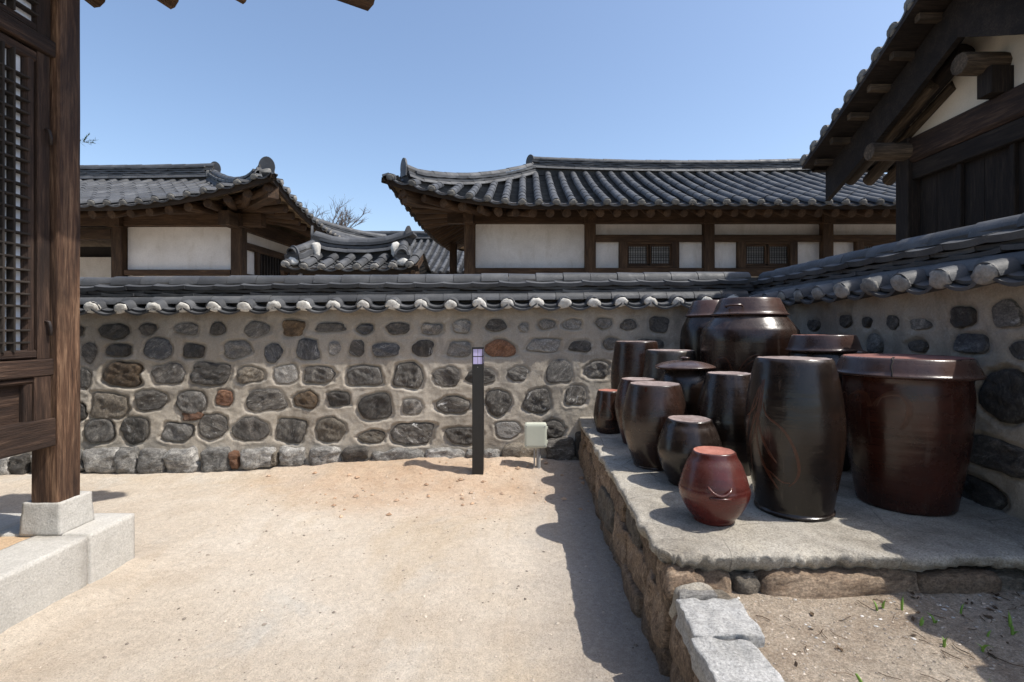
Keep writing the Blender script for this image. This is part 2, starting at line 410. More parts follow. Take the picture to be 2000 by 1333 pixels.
def block_geo(sx, sy, sz, seed, n=7, p=6.0, rough=.10, rel=1.0, chip=.0):
    """rough quarried stone: half sizes sx,sy,sz; superellipsoid with noise"""
    V = []; F = []; idx = {}
    def vert(a, b, c):
        key = (round(a*n), round(b*n), round(c*n))
        if key in idx: return idx[key]
        x, y, z = a, b, c
        k = (abs(x)**p + abs(y)**p + abs(z)**p) ** (1/p)
        x, y, z = x/k, y/k, z/k
        X, Y, Z = x*sx, y*sy, z*sz
        o = Vector((seed*7.31, seed*3.17, seed*1.91))
        q = Vector((X, Y, Z)); s0 = min(sx, sy, sz)
        nv = noise.noise_vector(q * (1.1/ s0 * .45) + o) * rough * s0 * 1.4 + noise.noise_vector(q * (2.6 / s0 * .5) + o) * rough * s0 * .7 + noise.noise_vector(q * 22 + o) * .006 * rel
        V.append((X + nv.x, Y + nv.y, Z + nv.z)); idx[key] = len(V) - 1
        return idx[key]
    def face(f):
        for i in range(n):
            for j in range(n):
                q = [(-1 + 2*(i+di)/n, -1 + 2*(j+dj)/n) for di, dj in ((0, 0), (1, 0), (1, 1), (0, 1))]
                F.append(tuple(vert(*f(a, b)) for a, b in q))
    face(lambda a, b: (a, b, 1)); face(lambda a, b: (b, a, -1)); face(lambda a, b: (1, a, b)); face(lambda a, b: (-1, b, a)); face(lambda a, b: (b, 1, a)); face(lambda a, b: (a, -1, b))
    return V, F

def block(name, c, s, m, parent, seed, rot=(0, 0, 0), **kw):
    V, F = block_geo(s[0], s[1], s[2], seed, **kw)
    return obj(name, mesh(name, V, F, m, True), parent, T(*c) @ Euler(rot).to_matrix().to_4x4())

# ---- tiles
def half_tile_geo(L, r0, r1, th=.016, seg=8, e=1.0):
    V = []; F = []
    for (y, r) in ((0, r0), (L, r1)):
        for rr in (r, r - th):
            V += [(rr * cos(pi*k/seg), y, rr * sin(pi*k/seg) * e) for k in range(seg + 1)]
    n = seg + 1
    for k in range(seg):
        F.append((k, k+1, 2*n + k+1, 2*n + k))           # outer
        F.append((n + k, 3*n + k, 3*n + k+1, n + k+1))   # inner
        F.append((k, n + k, n + k+1, k+1)); F.append((2*n + k, 2*n + k+1, 3*n + k+1, 3*n + k))
    F.append((0, 2*n, 3*n, n)); F.append((seg, n + seg, 3*n + seg, 2*n + seg))
    return V, F

def pan_tile_geo(W, L, sag, th=.02, seg=8, drop=0.0):
    """concave tile: width W in X, length L along Y, hollow upwards; z=0 at its two long edges"""
    V = []; F = []; n = seg + 1
    for y, k in ((0, 1.0), (L, .94)):
        for dz in (0, -th):
            V += [(W*k*(i/seg - .5), y - (drop if dz else 0), -sag * (1 - (2*i/seg - 1)**2) + dz) for i in range(n)]
    for i in range(seg):
        F.append((i, i+1, 2*n + i+1, 2*n + i)); F.append((n + i, 3*n + i, 3*n + i+1, n + i+1))
        F.append((i, n + i, n + i+1, i+1)); F.append((2*n + i, 2*n + i+1, 3*n + i+1, 3*n + i))
    F.append((0, 2*n, 3*n, n)); F.append((seg, n + seg, 3*n + seg, 2*n + seg))
    return V, F

def course_geo(L, D, th, curl=.012, seg=6):
    """flat ridge-course tile: length L along X, depth D along Y, ends curl up a little"""
    V = []; F = []; n = seg + 1
    for y in (-D/2, D/2):
        for z in (0, th):
            V += [(L*(i/seg - .5), y, z + curl*(2*i/seg - 1)**2 - .3 * curl) for i in range(n)]
    for i in range(seg):
        a, b, c, d = i, n + i, 2*n + i, 3*n + i
        F += [(a, a+1, b+1, b), (b, b+1, d+1, d), (d, d+1, c+1, c), (c, c+1, a+1, a)]
    F += [(0, n, 3*n, 2*n), (seg, 2*n + seg, 3*n + seg, n + seg)]
    return V, F

def plug_geo(r, depth, seed, seg=10, rings=4):
    """lump of lime pressed into the end of a convex tile; bulges to -Y, flat at y=0"""
    V = [(0, -depth, r*.14)]; F = []
    rr = random.Random(seed)
    for j in range(1, rings + 1):
        a = j / rings * pi/2
        for k in range(seg):
            t = 2*pi*k/seg
            zz = sin(t); k2 = 1.0 if zz > 0 else .62
            q = 1 + rr.uniform(-.11, .11)
            V.append((r * sin(a) * cos(t) * q, -depth * cos(a) ** .55 * q - rr.uniform(0, .006), r * .14 + (r * .88 if zz > 0 else r * .95) * sin(a) * zz * k2 * q))
    for k in range(seg): F.append((0, 1 + (k+1) % seg, 1 + k))
    for j in range(rings - 1):
        for k in range(seg):
            a = 1 + j*seg + k; b = 1 + j*seg + (k+1) % seg; F.append((a, b, b + seg, a + seg))
    F.append(tuple(1 + (rings-1)*seg + k for k in range(seg)))
    return V, F

ROT_X = Matrix.Rotation(-pi/2, 4, 'Z')   # turns the tile axis Y into X

# ------------------------------------------------------------------ ground
def gz(x, y):
    z = .010 * fbm(x*.9, y*.9, 3.1, 4) + .004 * fbm(x*5, y*5, 1.7, 3)
    m = exp(-(((x + .75) / 1.55) ** 2 + ((y - 5.35) / .62) ** 2) ** 1.3)
    z += m * (.095 + .03 * fbm(x*2.3, y*2.3, 8.2, 5))
    z += .012 * m * fbm(x*11, y*11, 4.4, 3)
    z += .05 * exp(-((y - 5.35) / .25) ** 2) * (.4 if x < -2.6 else .9)
    # sand washed up against the foot of the platform
    if x < -1.4: z += .07 * exp(-((x + 2.52) / .22) ** 2) * max(0, min(1, (3.5 - y) / .4)) * (.55 + .45 * fbm(x*3, y*3, 2.2, 4))
    return z

xs = [-90, -40, -20, -12, -9, -7] + [-5.6 + .045 * i for i in range(int(8.2 / .045))] + [2.7, 4, 6, 9, 14, 25, 50, 90]
ys = [-30, -10, -4, -1.5] + [0 + .045 * i for i in range(int(5.65 / .045))] + [5.75, 6.5, 8, 11, 16, 24, 40, 80, 200]
V = [(x, y, gz(x, y) if -6 < x < 3 and -1 < y < 5.8 else 0.0) for y in ys for x in xs]
nx = len(xs)
F = [(j*nx + i, j*nx + i + 1, (j+1)*nx + i + 1, (j+1)*nx + i) for j in range(len(ys) - 1) for i in range(nx - 1)]
obj('ground', mesh('ground', V, F, GROUND), kind='structure')

def pebble_mass(name, n, fn, m, smin, smax, seed, zf, flat=.6):
    r = random.Random(seed); mb = MB()
    base = [(1, 0, 0), (.3, .95, 0), (-.8, .6, 0), (-.8, -.6, 0), (.3, -.95, 0), (.1, .1, .8), (-.2, 0, -.7)]
    faces = [(0, 1, 5), (1, 2, 5), (2, 3, 5), (3, 4, 5), (4, 0, 5), (1, 0, 6), (2, 1, 6), (3, 2, 6), (4, 3, 6), (0, 4, 6)]
    for i in range(n):
        x, y = fn(r)
        s = smin + (smax - smin) * r.random() ** 3.2
        a = r.uniform(0, 6.28); k = r.uniform(.6, 1)
        M = T(x, y, zf(x, y) + s * .18) @ Matrix.Rotation(a, 4, 'Z') @ Matrix.Diagonal((s, s*k, s*flat, 1))
        mb.add([(v[0]*r.uniform(.8, 1.2), v[1]*r.uniform(.8, 1.2), v[2]) for v in base], faces, M)
    return obj(name, mb.me(name, m, False), kind='stuff')

g1 = pebble_mass('loose_gravel', 1500, lambda r: (r.uniform(-2.4, .62), 1.2 + 4.1 * r.random()), PEB, .0025, .013, 3, gz)
g2 = pebble_mass('earth_clods', 150, lambda r: (min(.55, r.gauss(-.6, .9)), min(5.35, r.gauss(4.85, .33))), PEB_E, .005, .034, 5, gz, .75)

# ------------------------------------------------------------------ courtyard walls
CAP_PITCH = .303
hg = half_tile_geo(.30, .078, .070)
M_STUB = mesh('convex_tile', *half_tile_geo(.27, .080, .074), TILE, True, 40)
M_BURI = mesh('course_half_round', *half_tile_geo(.298, .080, .077), TILE, True, 40)
M_RIDGE = mesh('ridge_tile', *half_tile_geo(.298, .100, .094, .02), TILE, True, 40)
M_PAN = mesh('eave_tile', *pan_tile_geo(.285, .30, .062, .02), TILE, True, 40)
M_PAN2 = mesh('eave_tile_upper', *pan_tile_geo(.262, .24, .05, .02), TILE, True, 40)
M_COURSE = [mesh('course_tile', *course_geo(.325, .22, .040, .012), TILE, True, 40), mesh('course_tile', *course_geo(.325, .20, .028, .010), TILE, True, 40), mesh('course_tile', *course_geo(.325, .22, .028, .010), TILE, True, 40)]
PLUGS = [mesh('mortar_plug', *plug_geo(.079, .030, i, 16, 6), LIME, True) for i in range(5)]
PLUGS_OLD = [mesh('mortar_plug', *plug_geo(.080, .036, i + 20, 16, 6), LIME_OLD, True) for i in range(5)]

def jit(a): return RNG.uniform(-a, a)

def coping(root, u0, u1, capphase, nface, zoff=0.0, plugs=PLUGS, sub=True):
    """tile coping in wall coordinates: X along wall, -Y out of the wall face; nface = Y of the wall face at the eave"""
    yc = nface + .21                                     # centre line of the ridge
    n0 = math.ceil((u0 - capphase) / CAP_PITCH); n1 = math.floor((u1 - capphase) / CAP_PITCH)
    tilt = Matrix.Rotation(radians(13), 4, 'X')
    for k in range(n0, n1 + 1):
        u = capphase + k * CAP_PITCH
        m = T(u + jit(.006), nface - .125 + jit(.008), 1.738 + zoff + jit(.005)) @ Matrix.Rotation(jit(.03), 4, 'Z') @ tilt
        t = obj('convex_tile', M_STUB, root, m)
        s = RNG.uniform(.88, 1.02)
        obj('mortar_plug', RNG.choice(plugs), t, T(0, .014, -.004) @ Matrix.Rotation(jit(.35), 4, 'Y') @ Matrix.Scale(s, 4))
        up = u + CAP_PITCH / 2
        if up < u1:
            obj('eave_tile', M_PAN, root, T(up + jit(.004), nface - .145 + jit(.006), 1.752 + zoff + jit(.003)) @ Matrix.Rotation(radians(13), 4, 'X') @ Matrix.Rotation(jit(.03), 4, 'Y'))
            obj('eave_tile', M_PAN2, root, T(up + jit(.004), nface - .105 + jit(.006), 1.778 + zoff + jit(.003)) @ Matrix.Rotation(radians(14), 4, 'X') @ Matrix.Rotation(jit(.03), 4, 'Y'))
    nb = int((u1 - u0) / CAP_PITCH)
    for k in range(nb):
        u = u0 + k * CAP_PITCH
        a = .004
        obj('course_half_round', M_BURI, root, T(u, nface + .055 + jit(.004), 1.797 + zoff + jit(a)) @ Matrix.Rotation(jit(.012), 4, 'Y') @ ROT_X)
        for j, (dy, z) in enumerate(((-.012, 1.972), (.010, 1.930), (-.004, 1.890))):
            obj('course_tile', M_COURSE[j], root, T(u + (.0, .17, .08)[j] + jit(.014) + .15, yc - .048 + dy + jit(.008), z + zoff + jit(.004)) @ Matrix.Rotation(jit(.02) + .02, 4, 'Y') @ Matrix.Rotation(jit(.015), 4, 'Z') @ Matrix.Rotation(radians((15, 10, 9)[j]) + jit(.04), 4, 'X'))
        obj('ridge_tile', M_RIDGE, root, T(u + .1, yc + jit(.004), 2.008 + zoff + jit(.004)) @ Matrix.Rotation(jit(.012), 4, 'Y') @ ROT_X)
    mb = MB(); L0, L1 = u0, u1
    mb.box(L0, L1, yc - .09, yc + .165, 1.62 + zoff, 2.03 + zoff)
    mb.add([(L0, nface + .02, 1.66 + zoff), (L1, nface + .02, 1.66 + zoff), (L1, nface + .075, 1.80 + zoff), (L0, nface + .075, 1.80 + zoff), (L0, nface + .34, 1.80 + zoff), (L1, nface + .34, 1.80 + zoff), (L1, nface + .42, 1.66 + zoff), (L0, nface + .42, 1.66 + zoff)],
           [(0, 1, 2, 3), (3, 2, 5, 4), (4, 5, 6, 7), (0, 7, 6, 1)])
    obj('coping_core', mb.me('coping_core', simple('coping_clay', (.05, .045, .04), (.09, .08, .07), 6, 'pos', rnd=0)), root)
    # the far slope that the courtyard does not see
    fb = MB()
    for k in range(n0, n1 + 1):
        u = capphase + k * CAP_PITCH
        fb.add(*half_tile_geo(.27, .08, .074, seg=6), T(u, nface + .545, 1.70 + zoff) @ Matrix.Rotation(pi, 4, 'Z') @ tilt)
        fb.add(*pan_tile_geo(.285, .30, .062, .02, 6), T(u + CAP_PITCH/2, nface + .565, 1.742 + zoff) @ Matrix.Rotation(pi, 4, 'Z') @ tilt)
    obj('far_side_tile', fb.me('far_side_tile', TILE_J, True, 40), root, kind='stuff')

def outline(seed, tone):
    r = random.Random(seed * 131 + 7)
    p = r.choice((1.9, 2.2, 2.6, 3.4, 4.5)); ph = [r.uniform(0, 6.28) for _ in range(4)]; am = [r.uniform(.02, .085), r.uniform(.02, .07), r.uniform(.01, .035), r.uniform(.004, .02)]
    rot = r.uniform(-.22, .22)
    def R(t):
        tt = t - rot
        q = (abs(cos(tt)) ** p + abs(sin(tt)) ** p) ** (-1 / p)
        return q * (1 + am[0]*sin(2*t + ph[0])*.7 + am[0]*sin(3*t + ph[1]) + am[1]*sin(5*t + ph[2])*.6 + am[2]*sin(8*t + ph[3]) + am[3]*sin(13*t + ph[0]))
    return R

def wall_mesh(name, u0, u1, z0, z1, du, stones, face, seed, m=MORTAR):
    """mortar face as a relief: a hollow with a trowelled lip round every stone"""
    nu = int((u1 - u0) / du) + 1; nz = int((z1 - z0) / du) + 1
    off = {}
    for si, (cu, cz, hw, hh, tone, R) in enumerate(stones):
        k = 1.45; rs_ = random.Random(si * 7 + 1); hd = rs_.choice((.012, .016, .022, .028)); lp = rs_.choice((-.002, 0, .003, .006)); wd_ = rs_.uniform(.008, .020)
        for i in range(max(0, int((cu - hw*k - u0) / du)), min(nu, int((cu + hw*k - u0) / du) + 2)):
            for j in range(max(0, int((cz - hh*k - z0) / du)), min(nz, int((cz + hh*k - z0) / du) + 2)):
                a = (u0 + i*du - cu) / hw; b = (z0 + j*du - cz) / hh
                t = atan2(b, a); rr = sqrt(a*a + b*b) / R(t); e = (rr - 1) * min(hw, hh)      # metres outside the outline
                e += .006 * noise.noise(Vector((u0 + i*du, z0 + j*du, si)) * 19)
                if e < .002: h = -hd
                elif e < .002 + wd_: h = -hd + (e - .002) / wd_ * (hd + lp)
                elif e < .045: h = lp * (1 - (e - .002 - wd_) / (.043 - wd_))
                else: continue
                q = off.get((i, j))
                off[(i, j)] = h if q is None else (min(q, h) if min(q, h) < 0 else max(q, h))
    V = []
    for j in range(nz):
        for i in range(nu):
            u = u0 + i*du; z = z0 + j*du
            h = off.get((i, j), 0.0) + .010 * fbm(u*1.4 + seed, z*1.4, .3, 3) + .005 * fbm(u*11, z*11, seed, 4)
            V.append((u, face(z) - h, z))
    F = [(j*nu + i, j*nu + i + 1, (j+1)*nu + i + 1, (j+1)*nu + i) for j in range(nz - 1) for i in range(nu - 1)]
    # back and ends of the wall
    k = len(V); yb = face(z0) + .50
    V += [(u0, yb, z0), (u1, yb, z0), (u1, yb - .1, z1), (u0, yb - .1, z1)]
    F += [(k, k+3, k+2, k+1), (0, (nz-1)*nu, k+3, k), (nu - 1, k+1, k+2, nz*nu - 1), ((nz-1)*nu, nz*nu - 1, k+2, k+3)]
    return mesh(name, V, F, m, True)

def wall_stone(root, cu, cz, hw, hh, tone, R, face, seed, proud=None):
    r = random.Random(seed * 17 + 3); seg = 30; rings = 8
    rot = r.uniform(0, 6.28); Rm = Matrix.Rotation(rot, 4, 'Y'); Ri = Rm.inverted()
    pr = r.uniform(-.006, .014) if proud is None else proud
    hd = random.Random(((seed - 1) % 200) * 7 + 1).choice((.012, .016, .022, .028))
    tx, tz = r.uniform(-.02, .02), r.uniform(-.02, .02)
    V = []; F = []
    def put(a, b, rho):
        x, z = a*hw, b*hh
        q = Vector((x * 7 + seed, z * 7, seed * .7))
        y = .045 - (.045 + pr) * (1 - rho ** 9) ** .5 - (tx * a + tz * b) * (1 - rho**4) + .022 * noise.noise(q) * (1 - rho**3) + .012 * noise.noise(q * 2.7) * (1 - rho**6) + .006 * noise.noise(q * 8)
        # a cleft face
        y += (.022 * abs(noise.noise(Vector((x * 5 + z * 12, seed, 2.2)))) + .014 * abs(noise.noise(Vector((x * 14 - z * 9, seed, z * 11))))) * (1 - rho**5) - .006
        return tuple(Ri @ Vector((x, .05 if rho > .99 else min(y * .8 - .004, hd - .017), z)))
    V.append(put(0, 0, 0))
    for j in range(1, rings + 1):
        rho = (j / rings) ** .8
        for k in range(seg):
            t = 2*pi*k/seg; rr = R(t) * rho * 1.005
            V.append(put(rr*cos(t), rr*sin(t), rho))
    for k in range(seg): F.append((0, 1 + k, 1 + (k+1) % seg))
    for j in range(rings - 1):
        for k in range(seg):
            a = 1 + j*seg + k; b = 1 + j*seg + (k+1) % seg; F.append((a, a + seg, b + seg, b))
    me = mesh('stone', V, F, ST[tone], True)
    return obj('stone', me, root, T(cu, face(cz), cz) @ Rm)

ROWS = [(-4.267,1.513,0.16,0.091,'D'),(-3.931,1.535,0.088,0.07,'D'),(-3.53,1.53,0.131,0.064,'G'),(-3.21,1.526,0.084,0.075,'D'),(-2.809,1.515,0.143,0.092,'G'),(-2.432,1.526,0.122,0.087,'B'),(-2.043,1.527,0.171,0.049,'G'),(-1.683,1.506,0.091,0.06,'S'),(-1.333,1.507,0.13,0.071,'D'),(-0.975,1.496,0.109,0.06,'G'),(-0.653,1.52,0.098,0.071,'L'),(-0.286,1.526,0.126,0.072,'D'),(0.012,1.5,0.055,0.05,'L'),(0.261,1.53,0.089,0.055,'G'),(0.539,1.526,0.111,0.055,'L'),(0.885,1.533,0.095,0.061,'G'),(1.154,1.513,0.095,0.067,'D'),(1.492,1.514,0.113,0.089,'G'),
(-4.509,1.298,0.072,0.122,'D'),(-4.221,1.315,0.124,0.069,'D'),(-3.818,1.325,0.151,0.117,'S'),(-3.463,1.298,0.11,0.075,'D'),(-3.012,1.308,0.147,0.091,'L'),(-2.637,1.265,0.101,0.113,'S'),(-2.282,1.292,0.122,0.119,'S'),(-1.999,1.304,0.069,0.076,'L'),(-1.764,1.3,0.08,0.092,'D'),(-1.463,1.28,0.156,0.076,'S'),(-1.068,1.29,0.125,0.093,'W'),(-0.682,1.273,0.131,0.082,'L'),(-0.245,1.273,0.176,0.099,'R'),(0.229,1.304,0.182,0.072,'L'),(0.623,1.287,0.133,0.061,'D'),(0.964,1.31,0.101,0.066,'G'),(1.384,1.282,0.157,0.083,'D'),
(-4.548,1.024,0.067,0.106,'W'),(-4.169,1.065,0.196,0.127,'B'),(-3.704,1.062,0.171,0.112,'D'),(-3.281,1.055,0.204,0.125,'D'),(-2.872,1.038,0.142,0.091,'T'),(-2.503,1.037,0.127,0.102,'L'),(-2.164,1.026,0.17,0.091,'W'),(-1.689,1.007,0.193,0.108,'G'),(-1.226,0.999,0.167,0.135,'W'),(-0.815,0.981,0.147,0.114,'D'),(-0.456,0.981,0.164,0.093,'W'),(-0.056,1.001,0.121,0.082,'W'),(0.385,1.016,0.155,0.126,'G'),(0.796,1.031,0.139,0.094,'G'),
(-4.575,0.682,0.051,0.089,'D'),(-4.3,0.74,0.195,0.132,'T'),(-3.885,0.79,0.16,0.116,'W'),(-3.47,0.761,0.156,0.132,'G'),(-3.132,0.802,0.089,0.09,'R'),(-2.712,0.768,0.2,0.123,'W'),(-2.295,0.765,0.127,0.096,'B'),(-1.955,0.77,0.122,0.08,'D'),(-1.571,0.677,0.177,0.145,'D'),(-1.185,0.674,0.113,0.086,'G'),(-0.753,0.682,0.19,0.097,'W'),(-0.274,0.7,0.153,0.146,'W'),(0.148,0.703,0.159,0.131,'W'),(0.562,0.761,0.122,0.104,'W'),
(-4.391,0.485,0.148,0.131,'G'),(-4.033,0.488,0.149,0.142,'W'),(-3.61,0.458,0.155,0.095,'L'),(-3.247,0.508,0.156,0.137,'W'),(-2.861,0.468,0.204,0.138,'D'),(-2.451,0.449,0.158,0.127,'W'),(-2.039,0.445,0.164,0.138,'T'),(-1.603,0.367,0.149,0.069,'T'),(-1.186,0.39,0.225,0.123,'W'),(-0.647,0.357,0.195,0.097,'D'),(-0.174,0.411,0.147,0.092,'L'),(0.318,0.401,0.121,0.092,'D'),
(-3.457,0.623,0.114,0.048,'R'),
(-4.72,1.52,.13,.07,'D'),(-5.1,1.53,.14,.08,'G'),(-5.52,1.51,.12,.07,'W'),(-5.92,1.53,.15,.08,'D'),(-4.86,1.29,.14,.09,'G'),(-5.28,1.3,.15,.10,'S'),(-5.7,1.28,.12,.08,'D'),(-6.1,1.3,.14,.09,'L'),(-4.9,1.04,.17,.11,'D'),(-5.35,1.03,.16,.12,'W'),(-5.8,1.05,.18,.11,'T'),(-4.88,.74,.15,.12,'W'),(-5.3,.76,.18,.12,'D'),(-5.75,.75,.16,.13,'G'),(-4.8,.46,.17,.12,'W'),(-5.22,.47,.16,.13,'D'),(-5.65,.46,.18,.12,'G'),(-6.08,.6,.16,.2,'W')]
BASE = [(-5.52,.16,.13,.11,'G'),(-5.80,.16,.14,.12,'L'),(-6.12,.16,.16,.11,'G'),(-5.288,0.147,0.09,0.103,'G'),(-5.132,0.153,0.076,0.109,'D'),(-4.855,0.173,0.152,0.114,'G'),(-4.601,0.19,0.092,0.114,'L'),(-4.318,0.202,0.179,0.115,'L'),(-4.077,0.18,0.108,0.136,'G'),(-3.831,0.169,0.129,0.131,'G'),(-3.537,0.162,0.16,0.141,'G'),(-3.195,0.159,0.161,0.137,'L'),(-2.774,0.176,0.173,0.111,'G'),(-2.418,0.183,0.125,0.1,'G'),(-2.08,0.175,0.158,0.101,'G'),(-1.763,0.179,0.138,0.096,'D'),(-1.337,0.147,0.270,0.085,'G'),(-0.837,0.141,0.199,0.086,'G'),(-0.557,0.135,0.059,0.091,'G'),(-0.362,0.13,0.103,0.097,'G'),(-0.049,0.139,0.182,0.118,'T'),(0.381,0.194,0.154,0.124,'D'),(0.634,0.231,0.09,0.135,'D'),(-2.998,0.171,0.043,0.089,'R'),(-2.590,0.171,0.026,0.07,'T')]

X = Vector((.99912, .04196, .013)); X.normalize(); Y = Vector((-.04196, .99912, 0)); Y.normalize(); Z = X.cross(Y); Z.normalize(); Y = Z.cross(X)
bw = thing('stone_wall', 'long sunlit stone wall with grey tile coping and white mortar plugs, behind the black bollard', 'wall', mtx=basis(X, Y, Z, Vector((0, 5.442, 0))))
faceB = lambda z: .05 * z - (.045 if z < .32 else .045 * max(0, 1 - (z - .32) / .06)) * 0
stones = [(a, b, c, d, t, outline(i + 1, t)) for i, (a, b, c, d, t) in enumerate(ROWS)]
obj('mortar', wall_mesh('mortar', -6.4, 2.75, -.15, 1.735, .0125, stones, faceB, 1.0), bw)
for i, s in enumerate(stones): wall_stone(bw, *s, faceB, i + 1)
for i, (a, b, c, d, t) in enumerate(BASE):
    V, F = block_geo(c, .085, d * 1.02, 40 + i, n=10, p=5, rough=.26, rel=1.6)
    obj('stone', mesh('stone', V, F, ST_BASE if t in 'GL' else ST[t], True), bw, T(a, .015, b) @ Matrix.Rotation(jit(.04), 4, 'Y'))
coping(bw, -6.3, 2.66, -4.395, .083, 0.0)

# right-hand wall: X axis runs towards the viewer, Y axis into the wall (+x)
rw = thing('stone_wall', 'shaded stone wall with tile coping running towards the viewer behind the big jars', 'wall',
           mtx=basis(Vector((0, -1, 0)), Vector((1, 0, 0)), Vector((0, 0, 1)), Vector((2.50, 0, 0))))
faceR = lambda z: .0
RR = [(-4.45,1.52,.12,.07,'D'),(-4.0,1.55,.10,.07,'D'),(-3.75,1.54,.075,.055,'D'),(-3.48,1.535,.07,.075,'G'),(-3.24,1.52,.11,.05,'G'),(-2.93,1.56,.10,.085,'D'),(-2.66,1.57,.11,.10,'G'),(-2.35,1.55,.12,.08,'G'),
      (-3.66,1.38,.12,.10,'G'),(-3.27,1.38,.10,.055,'D'),(-2.88,1.41,.14,.08,'S'),(-2.57,1.385,.10,.07,'G'),(-2.2,1.38,.14,.09,'D'),
      (-2.68,1.14,.19,.17,'D'),(-3.25,1.1,.2,.13,'W'),(-2.3,1.05,.15,.14,'G'),(-2.72,.82,.22,.11,'D'),(-2.42,.70,.15,.13,'L'),(-2.25,.45,.2,.15,'D'),(-2.85,.58,.2,.11,'D'),(-1.9,1.2,.17,.12,'D'),(-1.8,.8,.2,.14,'G')]
stR = [(a, b, c * (.74 if b > 1.2 else .85), d * (.74 if b > 1.2 else .85), t, outline(i + 201, t)) for i, (a, b, c, d, t) in enumerate(RR)]
obj('mortar', wall_mesh('mortar', -5.75, -1.1, -.1, 1.735, .014, stR, faceR, 9.0), rw)
for i, s in enumerate(stR): wall_stone(rw, *s, faceR, i + 201)
coping(rw, -5.85, -1.35, -2.625, .0, .022, PLUGS_OLD)

# ------------------------------------------------------------------ roofs
class Roof:
    def __init__(s, x0, x1, y0, y1, ze, rise, xr0, xr1, yr, F=0, Fo=0, a=.72, gable=(False, False), sagr=0.0):
        s.__dict__.update(locals())
    def w(s, side, t):
        if side in ('front', 'back'):
            wl = 1 if s.gable[0] else (t - s.x0) / (s.xr0 - s.x0); wr = 1 if s.gable[1] else (s.x1 - t) / (s.x1 - s.xr1)
            return (min(max(wl, 0), 1), -1) if wl < wr else (min(max(wr, 0), 1), 1)
        wf = (t - s.y0) / (s.yr - s.y0); wb = (s.y1 - t) / (s.y1 - s.yr)
        return (min(max(wf, 0), 1), -1) if wf < wb else (min(max(wb, 0), 1), 1)
    def P(s, side, t, u):
        w, sg = s.w(side, t); q = 1 - w
        z = s.ze + s.F * q**2 * (1 - u) + s.rise * (s.a*u + (1 - s.a)*u*u)
        tt = t + sg * s.Fo * q**3; o = -s.Fo * q**2 * (1 - u)
        if side == 'front': return Vector((tt, s.y0 + u*(s.yr - s.y0) + o, z))
        if side == 'back': return Vector((tt, s.y1 + u*(s.yr - s.y1) - o, z))
        if side == 'left': return Vector((s.x0 + u*(s.xr0 - s.x0) + o, tt, z))
        return Vector((s.x1 + u*(s.xr1 - s.x1) - o, tt, z))
    def frame(s, side, t, u):
        e = 1e-3
        p = s.P(side, t, u); Tn = (s.P(side, t, u + e) - s.P(side, t, u - e)).normalized()
        A = s.P(side, t + e, u) - s.P(side, t - e, u)
        if A.length < 1e-6: A = Vector((1, 0, 0))
        N = A.cross(Tn)
        if N.z < 0: N = -N
        N.normalize(); A = Tn.cross(N)
        return p, A, Tn, N
    def trange(s, side): return (s.x0, s.x1) if side in ('front', 'back') else (s.y0, s.y1)
    def ulist(s, side, t, step, umax):
        us = [0.0]; u = 0; p = s.P(side, t, 0)
        while u < umax:
            u += .004
            q = s.P(side, t, u)
            if (q - p).length >= step: us.append(u); p = q
        return us

